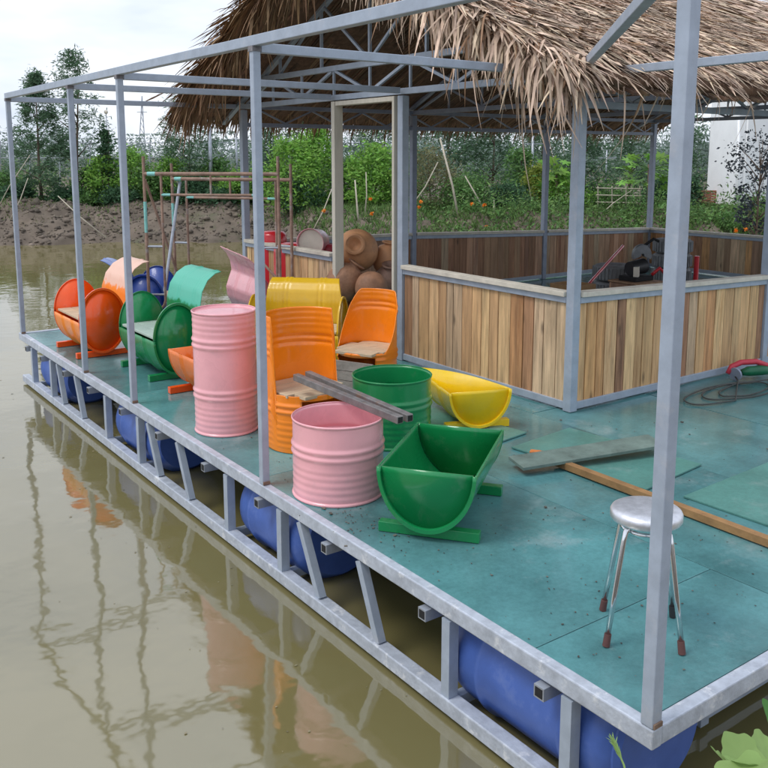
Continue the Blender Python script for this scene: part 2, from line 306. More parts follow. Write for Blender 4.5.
# ------------------------------------------------------------------ pergola frame round the deck edge
PG = thing('pergola_frame', 'open grey steel frame of posts and beams along the deck edge', 'steel frame', (0, 0, 0))
PY = (0, 2.87, 5.10, 6.36, 8.60)
for y in PY:
    MB().bar((0, y, .011), (0, y, 2.61), .053 if y == 0 else .048).build('post', STEEL, PG, bevel=.004)
    MB().box((0, y-.028, .022), (.045, .010, .018)).build('weld', mat('weld_rust', (.20, .13, .09), .85, .4, 30), PG)
for y in PY[1:]: MB().box((-.002, y, 2.598), (.056, .056, .03)).build('weld', mat('weld_dark', (.20, .19, .20), .7, .4, 30), PG)
MB().bar((0, -.03, 2.64), (0, 8.63, 2.64), .055, .058).build('top_beam', STEEL, PG, bevel=.004)
for y, yy in ((2.87, 2.93), (5.1, 5.06), (6.36, 6.26), (8.6, 8.47)):
    MB().bar((.029, y, 2.605), (2.66, yy, 2.605), .05, .055).build('cross_beam', STEEL, PG, bevel=.004)
MB().bar((.04, .04, 2.632), (2.66, 2.81, 2.632), .05, .055).build('corner_beam', STEEL, PG, bevel=.004)
MB().bar((2.72, -.03, 2.60), (2.72, 2.82, 2.60), .055, .055).build('cross_beam', STEEL, PG, bevel=.004)
MB().bar((.029, 0, 2.605), (6, 0, 2.605), .05, .055).build('cross_beam', STEEL, PG, bevel=.004)
for x in (2.72, 5.4): MB().bar((x, 0, .011), (x, 0, 2.575), .052).build('post', STEEL, PG)

# ------------------------------------------------------------------ pavilion
XA, XB, XC, XD = 2.72, 5.40, 8.10, 10.80
YA, YB, YDL, YC = 2.87, 5.07, 6.22, 8.38
YM = 5.62
PV = thing('thatched_pavilion', 'thatched pavilion with plank fence walls and grey steel trusses on the deck', 'pavilion', (XA, YA, 0))
for x in (XA, XB, XC, XD):
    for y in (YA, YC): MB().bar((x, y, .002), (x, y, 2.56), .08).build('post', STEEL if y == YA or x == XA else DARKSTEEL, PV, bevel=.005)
MB().bar((XA, YB, .002), (XA, YB, 2.56), .08).build('post', STEEL, PV, bevel=.005)
MB().bar((XA, YDL+.06, .002), (XA, YDL+.06, 2.56), .05).build('post', STEEL, PV)
MB().bar((XD, YM, .002), (XD, YM, 2.56), .08).build('post', DARKSTEEL, PV)
# fences: each plank its own piece
def wood(nm, c, st): return mat(nm, c, .7, .38, 3.4, rnd=.16, stain=st, stain_amt=.85, stain_scale=1.5, stretch=(8, 8, .6), bump=.25, knots=.8)
TONES = {}
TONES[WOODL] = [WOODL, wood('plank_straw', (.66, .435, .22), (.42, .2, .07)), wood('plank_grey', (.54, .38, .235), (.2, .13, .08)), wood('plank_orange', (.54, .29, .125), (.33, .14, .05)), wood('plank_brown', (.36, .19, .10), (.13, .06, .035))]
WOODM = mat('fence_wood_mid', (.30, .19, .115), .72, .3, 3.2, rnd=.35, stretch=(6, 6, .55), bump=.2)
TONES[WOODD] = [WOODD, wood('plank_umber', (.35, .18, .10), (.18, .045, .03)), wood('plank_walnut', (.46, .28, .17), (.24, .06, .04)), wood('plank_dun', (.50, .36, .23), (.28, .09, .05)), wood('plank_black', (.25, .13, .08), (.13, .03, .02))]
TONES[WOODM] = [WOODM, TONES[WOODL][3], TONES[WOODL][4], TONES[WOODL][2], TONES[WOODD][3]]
def fence(p, q, zp, zq, wood, cap=True, flip=1, out=.03):
    fp = sub('fence_panel', PV); p, q = Vector(p), Vector(q); d = q-p; Ln = d.length; n_ = d.normalized(); side = Vector((-n_.y, n_.x, 0))*flip
    k = max(1, round(Ln/.126)); ws = [random.uniform(.75, 1.25) for _ in range(k)]; tot = sum(ws); acc = 0
    for i in range(k):
        wd = ws[i]/tot*Ln; t_ = (acc+wd/2)/Ln; acc += wd; c_ = p+d*t_; zt = zp+(zq-zp)*t_-.055; zb = .075
        c2 = c_+side*(out+random.uniform(-.003, .003)); g = random.choice((.004, .008, .014))
        wm_ = random.choices(TONES[wood], (5, 5, 3, 2, 1))[0]
        me = MB().box((0, 0, 0), (wd-g, .02, zt-zb), random.uniform(-.01, .01))
        ob = me.build('plank', wm_, fp, org=(0, 0, 0), bevel=0)
        ob.location = Vector((c2.x, c2.y, (zt+zb)/2))-PV.location; ob.rotation_euler = (0, random.uniform(-.003, .003), math.atan2(n_.y, n_.x))
    o_ = PV.location
    def rail(nm, z0, z1, w_, h_, m_, off=0):
        a_ = Vector((p.x, p.y, z0))+side*off; b_ = Vector((q.x, q.y, z1))+side*off
        MB().bar(a_-o_, b_-o_, w_, h_).build(nm, m_, fp, org=(0, 0, 0), bevel=.004)
    rail('bottom_rail', .045, .045, .05, .06, STEEL, out); rail('top_rail', zp-.055, zq-.055, .05, .05, STEEL, .012)
    rail('mid_rail', .5, .5, .03, .04, DARKSTEEL, out-.03)
    if cap: rail('cap_board', zp-.009, zq-.009, .10, .04, CAPW, .012)
fence((XA, YA+.045, 0), (XA, YB-.045, 0), .945, .945, WOODL, flip=1, out=.004)
fence((XA, YDL+.09, 0), (XA, YC-.045, 0), .945, .945, WOODL, flip=1, out=.004)
fence((XA+.045, YA, 0), (XB-.045, YA, 0), .945, .875, WOODL, flip=-1, out=.004)
fence((XB+.045, YA, 0), (XC-.045, YA, 0), .875, .85, WOODL, flip=-1, out=.004)
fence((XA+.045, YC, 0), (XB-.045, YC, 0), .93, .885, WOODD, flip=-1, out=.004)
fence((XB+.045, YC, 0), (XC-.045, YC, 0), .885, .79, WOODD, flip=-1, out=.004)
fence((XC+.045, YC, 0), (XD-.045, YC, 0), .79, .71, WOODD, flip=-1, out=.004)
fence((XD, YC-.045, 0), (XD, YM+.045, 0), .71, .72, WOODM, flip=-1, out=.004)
# door frame
df = sub('door_frame', PV)
o_ = PV.location
def rel(*p): return Vector(p)-o_
MB().box(rel(XA-.005, YB+.085, 1.28), (.11, .035, 2.555)).build('jamb', JAMB, df, org=(0, 0, 0), bevel=.004)
MB().box(rel(XA-.005, YDL-.0, 1.28), (.11, .06, 2.555)).build('jamb', JAMB, df, org=(0, 0, 0), bevel=.004)
MB().box(rel(XA-.005, (YB+YDL)/2+.02, 2.535), (.108, YDL-YB-.135, .045)).build('lintel', JAMB, df, org=(0, 0, 0), bevel=.004)
# trusses
SL = .465; ZR = 4.0
def zu(y): return ZR-SL*abs(y-YM)
for k_, x in enumerate((XA, XB, XC, XD)):
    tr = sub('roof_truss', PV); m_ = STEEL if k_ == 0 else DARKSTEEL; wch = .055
    def tb(nm, p, q, w_): MB().bar(rel(x, *p), rel(x, *q), w_).build(nm, m_, tr, org=(0, 0, 0))
    tb('chord', (YA-.03, 2.60), (YC+.03, 2.60), wch); tb('chord', (YM-2.2, 2.90), (YM+2.2, 2.90), wch)
    tb('rafter', (2.45, zu(2.45)-.035), (YM+.02, ZR-.035), wch); tb('rafter', (8.95, zu(8.95)-.035), (YM-.02, ZR-.035), wch)
    for q in range(-4, 5):
        y = YM+q*.66
        if abs(q) <= 3: tb('web', (y, 2.625), (y, 2.875), .022)
        if q % 2 == 0:
            for s_ in (-1, 1):
                if abs(y+s_*.66-YM) < 2.1: tb('web', (y, 2.625), (y+s_*.63, 2.875), .028)
    for q in range(-2, 3):
        y = YM+q*.9; tb('web', (y, 2.925), (y, zu(y)-.055), .028)
    for s_ in (-1, 1):
        tb('web', (YM, 2.93), (YM+s_*.85, zu(YM+s_*.85)-.06), .026); tb('web', (YM+s_*1.8, 2.93), (YM+s_*.95, zu(YM+s_*.95)-.06), .026)
for y in (YA, YC):
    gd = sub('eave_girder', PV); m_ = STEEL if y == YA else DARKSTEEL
    for z in (2.38, 2.60): MB().bar(rel(XA+.03, y, z-.0), rel(XD-.03, y, z), .05).build('chord', m_, gd, org=(0, 0, 0))
    for q in range(20):
        x0 = XA+.2+q*.4; MB().bar(rel(x0, y, 2.405 if q % 2 else 2.575), rel(x0+.4, y, 2.575 if q % 2 else 2.405), .02).build('web', m_, gd, org=(0, 0, 0))
for y in (2.5, 3.6, 4.6, 6.6, 7.6, 8.7):
    MB().bar((2.1, y, zu(y)+.03), (11.5, y, zu(y)+.03), .05).build('purlin', DARKSTEEL, PV)
MB().bar((2.1, YM, ZR+.02), (11.5, YM, ZR+.02), .05).build('ridge_beam', DARKSTEEL, PV)
# roof: slab, rods below, leaf blades above
RF = sub('roof', PV)
X0, X1 = 2.1, 11.5
def slope_pt(x, s, side, h=0):   # s = distance from the ridge measured in plan
    return (x, YM+side*s, ZR+.07+h-SL*s)
SN = 1/math.hypot(1, SL)
for side in (-1, 1):
    P = []
    for i in range(12):
        s = (3.30 if side == -1 else 3.3)*i/11; P.append([Vector(slope_pt(X0+(X1-X0)*j/60+(random.uniform(-.05, .05) if j in (0, 60) else 0), s, side, random.uniform(-.02, .03)))-o_ for j in range(61)])
    ob = MB().grid(P).build('thatch_bed', THBASE, RF, org=(0, 0, 0), smooth=True); md = ob.modifiers.new('thick', 'SOLIDIFY'); md.thickness = .09; md.offset = -1 if side == 1 else 1
    rod = MB()
    nrod = 170
    for j in range(nrod):
        x = X0+(X1-X0)*(j+.5)/nrod+random.uniform(-.012, .012)
        a_ = Vector(slope_pt(x, .02, side, -.095)); b_ = Vector(slope_pt(x+random.uniform(-.1, .1), 3.35, side, -.095))
        rod.bar(a_-o_, b_-o_, .022, .02)
    rod.build('roof_rods', RODS, RF, org=(0, 0, 0), kind='stuff')
def blades(P, D, Wd, Ln, droop, seg=4, side=None):
    """strips: base P, unit direction D, width, length, droop factor"""
    n_ = len(P); Wd = np.broadcast_to(Wd, n_); Ln = np.broadcast_to(Ln, n_); droop = np.broadcast_to(droop, n_)
    if side is None: side = np.cross(D, np.array([0, 0, 1.]))
    side = side/np.maximum(1e-6, np.linalg.norm(side, axis=1, keepdims=True))
    T = np.linspace(0, 1, seg+1); wv = np.array([.75, 1, .95, .7, .12]) if seg == 4 else np.interp(T, [0, .3, .7, 1], [.7, 1, .8, .1])
    vs = []
    for k in range(seg+1):
        c_ = P+D*(Ln*T[k])[:, None]; c_ = c_.copy(); c_[:, 2] -= droop*Ln*T[k]**2
        tw = rng.normal(0, .18, (n_, 1)); sd_ = side+np.array([[0, 0, 1]])*tw
        vs += [c_-sd_*(Wd*wv[k]/2)[:, None], c_+sd_*(Wd*wv[k]/2)[:, None]]
    Vv = np.stack(vs, 1).reshape(-1, 3); base = (np.arange(n_)*2*(seg+1))[:, None]
    F = np.concatenate([base+np.array([[2*k, 2*k+1, 2*k+3, 2*k+2]]) for k in range(seg)], 0)
    return Vv, F
def unit(A): return A/np.linalg.norm(A, axis=1, keepdims=True)
def scatter_thatch(n_, xr, sr, side, spread, xdir, ln, wd, drp, lift=.06):
    x = rng.uniform(*xr, n_); s = rng.uniform(*sr, n_)
    P = np.stack([x, YM+side*s, ZR+.07+lift-SL*s+rng.uniform(-.03, .05, n_)], 1)
    D = np.stack([xdir+rng.normal(0, spread, n_), np.full(n_, side*1.0), np.full(n_, -SL+.02)+rng.normal(0, .06, n_)], 1)
    return blades(P, unit(D), rng.uniform(*wd, n_), rng.uniform(*ln, n_), rng.uniform(*drp, n_))
def joinvf(L_):
    Vs, Fs, o = [], [], 0
    for v, f in L_: Vs.append(v); Fs.append(f+o); o += len(v)
    return np.concatenate(Vs), np.concatenate(Fs)
parts = [scatter_thatch(15000, (2.05, 6.5), (.0, 2.75), -1, .5, -.12, (.2, .75), (.007, .034), (-.12, .12), .05),
         scatter_thatch(4500, (6.5, 11.6), (.0, 2.75), -1, .3, 0, (.4, .75), (.03, .06), (-.02, .08)),
         scatter_thatch(1700, (2.0, 6.5), (2.6, 3.1), -1, .42, -.15, (.25, .5), (.012, .03), (-.05, .3), .03),
         scatter_thatch(1600, (6.5, 11.6), (2.6, 3.1), -1, .4, 0, (.3, .5), (.02, .045), (-.05, .3), .03)]
v_, f_ = joinvf(parts); npmesh('thatch', v_-np.array(o_), f_, THATCH, RF, kind='stuff')
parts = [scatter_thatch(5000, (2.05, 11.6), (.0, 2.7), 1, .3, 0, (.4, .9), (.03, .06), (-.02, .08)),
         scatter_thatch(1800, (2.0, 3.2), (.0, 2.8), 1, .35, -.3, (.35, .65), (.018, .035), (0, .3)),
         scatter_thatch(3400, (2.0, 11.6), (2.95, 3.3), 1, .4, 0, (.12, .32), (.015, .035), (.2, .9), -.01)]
# blades sticking out of the far half of the gable edge and drooping
def rake(n_, sr, side, ln, drp, out_, wd=(.016, .032)):
    s = rng.uniform(*sr, n_); x = rng.uniform(2.02, 2.3, n_)
    P = np.stack([x, YM+side*s, ZR+.08-SL*s+rng.uniform(-.08, .08, n_)], 1)
    D = np.stack([-out_+rng.normal(0, .22, n_), side*.55+rng.normal(0, .3, n_), -.35+rng.normal(0, .2, n_)], 1)
    return blades(P, unit(D), rng.uniform(*wd, n_), rng.uniform(*ln, n_), rng.uniform(*drp, n_))
parts.append(rake(1700, (.1, 3.15), 1, (.18, .46), (.2, .9), .25, (.014, .04)))
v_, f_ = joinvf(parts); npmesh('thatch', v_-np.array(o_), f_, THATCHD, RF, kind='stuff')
v_, f_ = rake(900, (.2, 3.2), -1, (.18, .36), (.35, .9), .3); npmesh('thatch', v_-np.array(o_), f_, THATCH, RF, kind='stuff')
# 290 long hanging fronds on the near gable edge and eave, each its own piece
fm = []
for k in range(12):
    Lf = random.uniform(.42, .85); dr = random.uniform(1.1, 2.1); wdt = random.uniform(.018, .046); cv = random.uniform(-.25, .25)
    pts = []
    for q in range(7):
        t_ = q/6; xx = Lf*.8*(t_-.5*t_*t_); zz = -dr*Lf*.62*t_**1.7; yy = cv*t_*t_*Lf; ww = wdt*(.7, 1, 1.05, .95, .8, .55, .08)[q]
        pts.append([Vector((xx, yy-ww/2, zz)), Vector((xx, yy, zz+ww*.22)), Vector((xx, yy+ww/2, zz))])
    me = bpy.data.meshes.new('frond'); g_ = MB().grid(pts); me.from_pydata([tuple(v) for v in g_.v], [], g_.f); me.materials.append(THATCH if k % 4 else THATCHD); me.shade_smooth(); fm.append(me)
for k in range(290):
    ob = bpy.data.objects.new('frond', random.choice(fm)); COL.objects.link(ob); ob.parent = RF
    if k < 215:
        s = random.uniform(.9, 3.25); p = Vector((random.uniform(2.0, 2.22), YM-s, ZR+.08-SL*s+random.uniform(-.05, .08))); rz = random.gauss(R_(208), R_(36))
    else:
        s = random.uniform(2.9, 3.2); p = Vector((2.05+abs(random.gauss(0, 1.6)), YM-s, ZR+.08-SL*s+random.uniform(-.04, .04))); rz = random.gauss(R_(262), R_(22))
    ob.location = p-o_; ob.rotation_euler = (random.gauss(0, .22), random.gauss(.22, .25), rz); sc = random.uniform(.4, .75) if k < 215 else random.uniform(.3, .6)
    if random.random() < .07: sc *= 1.5
    ob.scale = (sc, sc, sc)

# ------------------------------------------------------------------ drum furniture
def rib(t):
    r = 0
    for c_ in (.25, .297, .655, .702): r += .0105*math.exp(-((t-c_)/.013)**2)
    if .03 < t < .2 or .76 < t < .97: r += .0015*math.sin(t*2*math.pi/.045)
    return r
RD, HD = .262, .92
def drum_profile(z0, z1, r=RD, H=HD, flipz=False):
    n_ = max(8, int((z1-z0)/.0085)); return [(r+rib(1-(z0+(z1-z0)*i/n_)/H), (z0+(z1-z0)*i/n_)) for i in range(n_+1)]
def drum(label, loc, h, m, closed=False, r=RD, inner=None):
    t_ = thing('steel_drum', label, 'drum', loc)
    pr = [(r+.006, 0), (r+.008, .006), (r+.006, .014)]+drum_profile(.014, h-.012, r)+[(r+.006, h-.010), (r+.007, h-.003), (r+.003, h)]
    MB().lathe(pr, 56, loc).build('shell', m, t_, smooth=True, solid=.006)
    b_ = MB(); b_.lathe([(0, .012), (r, .012)], 56, loc); b_.build('base_plate', m, t_)
    if closed:
        MB().lathe([(0, h-.014), (r*.93, h-.014), (r*.95, h-.018), (r, h-.012)], 56, loc).build('lid', m, t_, smooth=R_(30))
    return t_
drum('tall pink drum standing upright near the deck edge', (.325, 4.06, .002), .895, PINK, True, .225)
drum('short open pink drum with two steel tubes across its top', (.32, 2.53, .002), .475, PINK, False, .268)
drum('short open green drum behind the short pink one', (1.17, 3.14, .002), .475, GREEN, False, .275)

# frame for lying drums: axis vector ax (unit, plan), facing fc (unit, plan)
def ell_shell(o, ax, fc, zc, ru, rz, th0, th1, Lh, nA=36, nT=28, ribs=True, cut=None):
    """theta 0 = facing side, going down through -90 to the back"""
    P = []
    for i in range(nT+1):
        th = th0+(th1-th0)*i/nT; row = []
        for j in range(nA*2+1):
            a_ = -Lh+2*Lh*j/(nA*2); 
            if cut: a_ = -Lh+(2*Lh*cut(i/nT))*j/(nA*2)
            k = 1+(rib((a_+Lh)/(2*Lh))*1.1/ru if ribs else 0)
            p = Vector(o)+Vector(ax)*a_+Vector(fc)*(ru*k*math.cos(th)); row.append(Vector((p.x, p.y, zc+rz*k*math.sin(th))))
        P.append(row)
    return P
def end_disc(o, ax, fc, zc, ru, rz, a0, half, nrm):
    m_ = MB(); th = [2*math.pi*k/48 for k in range(48)] if not half else [math.pi+math.pi*k/32 for k in range(33)]
    prof = ((1.012, 0), (1.012, .012), (.955, .012), (.94, -.004))
    P = []
    for r_, dz in prof:
        row = []
        for t_ in th+([th[0]] if not half else []):
            p = Vector(o)+Vector(ax)*(a0+nrm*dz)+Vector(fc)*(ru*r_*math.cos(t_)); row.append(Vector((p.x, p.y, zc+rz*r_*math.sin(t_))))
        P.append(row)
    m_.grid(P); m_.add(P[-1] if half else P[-1][:-1], [tuple(range(len(P[-1])-(0 if half else 1)))]); return m_
def runners(t_, o, ax, fc, spots, ln, m_, h=.055, w_=.055):
    for a_ in spots:
        c_ = Vector(o)+Vector(ax)*a_; f_ = Vector(fc)
        MB().bar((c_.x-f_.x*ln/2, c_.y-f_.y*ln/2, h/2+.003), (c_.x+f_.x*ln/2, c_.y+f_.y*ln/2, h/2+.003), w_, h).build('runner', m_, t_, bevel=.003)
def sofa(label, o, ax, fc, m, dm, sheet_m, ln=.83, ru=.235, rz=.325, zc=.37, back=((-.245, .37), (-.25, .5), (-.255, .62), (-.29, .76), (-.36, .86), (-.45, .915), (-.52, .925)), trim=(.12, .1), runm=None, point=0):
    o = (o[0], o[1], 0); t_ = thing('drum_sofa', label, 'seat', (o[0], o[1], .003)); Lh = ln/2
    P = ell_shell(o, ax, fc, zc, ru, rz, 0, -math.pi, Lh); MB().grid(P).build('body_shell', m, t_, smooth=True, solid=.006)
    # back sheet
    pts = []
    for i in range(len(back)-1):
        for q in range(4): pts.append([back[i][k]+(back[i+1][k]-back[i][k])*q/4 for k in (0, 1)])
    pts.append(back[-1]); P = []
    for i, (u, z) in enumerate(pts):
        s = i/(len(pts)-1); a0 = -Lh+.015+trim[0]*s; a1 = Lh-.015-trim[1]*s; row = []
        for j in range(73):
            a_ = a0+(a1-a0)*j/72; k = rib((a_+Lh)/(2*Lh))*1.2; p = Vector(o)+Vector(ax)*a_+Vector(fc)*(u-k*.6)
            row.append(Vector((p.x, p.y, z+k*.6+point*s*s*(j/72))))
        P.append(row)
    MB().grid(P).build('back_sheet', sheet_m, t_, smooth=True, solid=.006)
    for a_, nr in ((-Lh, -1), (Lh, 1)): end_disc(o, ax, fc, zc, ru, rz, a_, False, nr).build('end_disc', dm, t_, smooth=R_(35), solid=.006)
    c_ = Vector((o[0], o[1], zc+.02)); R = Matrix((Vector(ax).to_3d(), Vector(fc).to_3d(), Vector((0, 0, 1)))).transposed()
    for q in range(3):
        cc = c_+Vector(fc).to_3d()*(-.13+q*.135)
        MB().box(cc, (ln-.03, .130, .022), rot=R).build('seat_board', SEATW if m != GREEN else mat('seat_wood_pale', (.42, .50, .44), .6, .15, 6), t_, bevel=.003)
    runners(t_, o, ax, fc, (-Lh+.06, Lh-.1), .52, runm or m)
    return t_
ORW = mat('peach_primer', (.80, .50, .38), .5, .1, 6)
# peach primer above, orange paint brushed over the foot of the sheet
def two_tone(name, lo, hi, z0, amp):
    m = bpy.data.materials.new(name); m.use_nodes = True; t = m.node_tree; n = t.nodes; l = t.links; b = n['Principled BSDF']; b.inputs['Roughness'].default_value = .4
    c = n.new('ShaderNodeTexCoord'); s = n.new('ShaderNodeSeparateXYZ'); l.new(c.outputs['Object'], s.inputs[0]); nn = n.new('ShaderNodeTexNoise'); nn.inputs['Scale'].default_value = 14; nn.inputs['Detail'].default_value = 4
    l.new(c.outputs['Object'], nn.inputs[0]); ma = n.new('ShaderNodeMath'); ma.operation = 'MULTIPLY_ADD'; ma.inputs[1].default_value = amp; l.new(nn.outputs[0], ma.inputs[0]); l.new(s.outputs[2], ma.inputs[2])
    mr = n.new('ShaderNodeMapRange'); mr.inputs[1].default_value = z0+amp/2-.015; mr.inputs[2].default_value = z0+amp/2+.015; l.new(ma.outputs[0], mr.inputs[0])
    mm = n.new('ShaderNodeMixRGB'); l.new(mr.outputs[0], mm.inputs[0]); mm.inputs[1].default_value = lo+(1,); mm.inputs[2].default_value = hi+(1,); l.new(mm.outputs[0], b.inputs['Base Color']); return m
PEACH = two_tone('peach_over_orange', (.90, .25, .02), (.80, .50, .38), .66, .25)
GREEN_SKY = two_tone('green_sky_sheen', (.01, .23, .07), (.10, .50, .36), .62, .12)  # green sheet; the teal upper part is sky reflection put into the colour
sofa('orange drum sofa with peach back sheet by the far deck edge', (.37, 7.35), (0, 1, 0), (-1, 0, 0), ORANGE, ORED, PEACH, trim=(.02, .22), runm=ORED)
sofa('green drum sofa with sky sheen painted on its back sheet behind the tall pink drum', (.62, 6.08), (0, 1, 0), (-1, 0, 0), GREEN, GREEN, GREEN_SKY, ln=.86, trim=(.14, .02), ru=.225)
sofa('blue drum sofa behind the orange and green ones', (1.30, 8.02), (.55, .835, 0), (.835, -.55, 0), BLUEP, BLUEP, LBLUE, ln=.75, trim=(.02, .42), back=((-.245, .37), (-.25, .5), (-.25, .6), (-.28, .70), (-.34, .78), (-.42, .83), (-.47, .85)))
sofa('pink drum sofa with flared back sheet behind the tall pink drum', (2.06, 6.62), (.1, .995, 0), (.995, -.1, 0), PINK, DPINK, PINK, ln=.85, back=((-.245, .37), (-.30, .48), (-.315, .58), (-.28, .68), (-.25, .75), (-.265, .84), (-.31, .92), (-.38, .98)), trim=(.0, .03), point=.05)
sofa('yellow drum sofa with shade coloured into back and discs behind the two orange high-backed chairs', (1.72, 5.38), (.70, -.714, 0), (-.714, -.70, 0), YELLOW, YELLOW_SHADE, YELLOW_SHADE, ln=.85, trim=(.05, .12), back=((-.245, .37), (-.25, .5), (-.25, .6), (-.27, .70), (-.32, .77), (-.40, .81), (-.46, .80)))

def trough(label, o, ax, fc, m, ln, ru, rz, cut=None, runm=None, ends=(-1, 1), inset=(.06, .06), zlift=.05, runlen=.55, ribs=True, plate=False):
    o = (o[0], o[1], 0); t_ = thing('drum_trough', label, 'trough', (o[0], o[1], .003)); Lh = ln/2; zc = rz+zlift
    P = ell_shell(o, ax, fc, zc, ru, rz, 0, -math.pi, Lh, cut=cut, ribs=ribs); MB().grid(P).build('shell', m, t_, smooth=True, solid=.007)
    for e in ends:
        d_ = end_disc(o, ax, fc, zc, ru, rz, e*Lh, True, e); d_.build('end_plate', m, t_, smooth=R_(35), solid=.006)
    if plate:
        edge = [row[-1] for row in P]; top = [edge[0]+(edge[-1]-edge[0])*k/28+Vector((0, 0, .03*math.sin(math.pi*k/28))) for k in range(29)]
        MB().grid([edge, top]).build('back_plate', m, t_, smooth=R_(40), solid=.006)
    sp = [-Lh+inset[0]]+([Lh-inset[1]] if 1 in ends else [])
    runners(t_, o, ax, fc, sp, runlen, runm or m); return t_
trough('glossy green half-drum trough on green runners at the front of the group', (.625, 1.905), (.80, .60, 0), (.60, -.80, 0), GREEN, .80, .262, .335, inset=(.07, .05), ribs=False)
trough('bright yellow half-drum trough in front of the plank fence', (1.955, 3.31), (.35, .937, 0), (.937, -.35, 0), YELLOW, .84, .24, .275, zlift=.025, cut=lambda s: max(.03, s), ends=(-1,), runlen=.5, plate=True)
trough('small orange half-drum trough half hidden by the tall pink drum', (.63, 4.87), (0, 1, 0), (-1, 0, 0), gloss('orange_deep', (.85, .19, .015)), .78, .25, .33, runm=ORED, inset=(.08, .04), runlen=.56)

def high_chair(label, o, fc, m, H, seat_z, h_of, gap, base_r=.255, seatm=SEATW, boxed=False):
    t_ = thing('drum_chair', label, 'chair', (o[0], o[1], .003)); fa = math.atan2(fc[1], fc[0]); nP = 96; nZ = 90; P = []
    for j in range(nZ+1):
        row = []
        for i in range(nP+1):
            ph = 2*math.pi*i/nP; h = h_of(min(ph, 2*math.pi-ph)); z = h*j/nZ; r_ = base_r+rib(1-z/.95); th = fa+ph
            row.append(Vector((o[0]+r_*math.cos(th), o[1]+r_*math.sin(th), z+.003)))
        P.append(row)
    def keep(j, i):
        ph = 2*math.pi*(i+.5)/nP; ph = min(ph, 2*math.pi-ph); z = h_of(ph)*(j+.5)/nZ; return not (z < seat_z-.02 and ph < gap(z/seat_z))
    MB().grid(P, keep).build('shell', m, t_, smooth=True, solid=.006)
    f_ = Vector((fc[0], fc[1], 0)).normalized(); s_ = Vector((-f_.y, f_.x, 0)); R = Matrix((s_, f_, Vector((0, 0, 1)))).transposed()
    for q in range(4):
        off = -.18+q*.125; half = math.sqrt(max(.01, (base_r-.012)**2-min(off*off, .2**2)))
        if q == 3: off += .0; half = .19
        MB().box(Vector((o[0], o[1], seat_z+.015))+f_*off, (half*2, .122, .024), rot=R).build('seat_board', seatm, t_, bevel=.003)
    if boxed:
        for q in range(3):
            MB().box(Vector((o[0], o[1], .06+q*.085))+f_*(base_r+.0), (.40, .022, .08), rot=R).build('front_board', mat('grey_wood', (.33, .29, .25), .8, .25, 6, bump=.3), t_)
    return t_
def h7(p): return .40+(.925-.40)*min(1, max(0, (p-1.45)/.16))
def h8(p):
    s = min(1, max(0, (p-1.15)/1.25)); s = s*s*(3-2*s)*.55+s*.45; return .34+(.83-.34)*s
high_chair('orange high-backed drum chair behind the short pink drum', (.63, 3.44), (.12, -1), ORANGE, .92, .385, h7, lambda s: .15+.62*s, base_r=.268)
high_chair('orange drum chair with tapered back beside the pavilion door', (1.86, 4.44), (-.90, -.42), ORANGE, .90, .325, h8, lambda s: .8, boxed=True)

# ------------------------------------------------------------------ loose things on the deck
def sq_tube(label, p, q, w_=.045):
    t_ = thing('steel_tube', label, 'tube', ((p[0]+q[0])/2, (p[1]+q[1])/2, p[2])); MB().bar(p, q, w_).build('tube', TUBEG, t_, bevel=.004)
    d = (Vector(q)-Vector(p)).normalized(); 
    for e, s in ((Vector(q), 1), (Vector(p), -1)): MB().bar(e-d*.02*s, e+d*.0015*s, w_-.012).build('bore', BLACK, t_)
sq_tube('front one of two rusty square tubes on the short pink drum', (.47, 3.28, .53), (.505, 2.155, .502))
sq_tube('rear one of two rusty square tubes on the short pink drum', (.575, 3.30, .53), (.572, 2.15, .502))
# stool
st = thing('metal_stool', 'round chrome stool with four splayed legs at the front corner', 'stool', (.49, .43, .003))
MB().lathe([(0, .556), (.10, .556), (.128, .553), (.142, .545), (.147, .535), (.147, .512), (.142, .505), (.12, .505), (0, .508)], 48, (.49, .43, .003)).build('seat', mat('brushed_steel', (.72, .73, .77), .42, .15, 30, metal=.85, stain=(.5, .5, .55), stain_amt=.4, stain_scale=18), st, smooth=R_(50))
MB().lathe([(.095, .48), (.105, .475), (.105, .465), (.095, .46), (.088, .47), (.095, .48)], 32, (.49, .43, .003)).build('ring', CHROME, st, smooth=True)
for k in range(4):
    a_ = R_(91+90*k-43+40); dx, dy = math.cos(a_), math.sin(a_)
    def rp_(r, z): return (.49+dx*r, .43+dy*r, z+.003)
    MB().tube([rp_(.075, .508), rp_(.10, .50), rp_(.122, .475), rp_(.132, .44), rp_(.172, .22), rp_(.208, .03)], .0115, 12).build('leg', CHROME, st, smooth=True)
    MB().tube([rp_(.203, .052), rp_(.212, .0)], [.0145, .0155], 12).build('foot_cap', RUBR if k != 3 else RUBBER, st, smooth=R_(40))
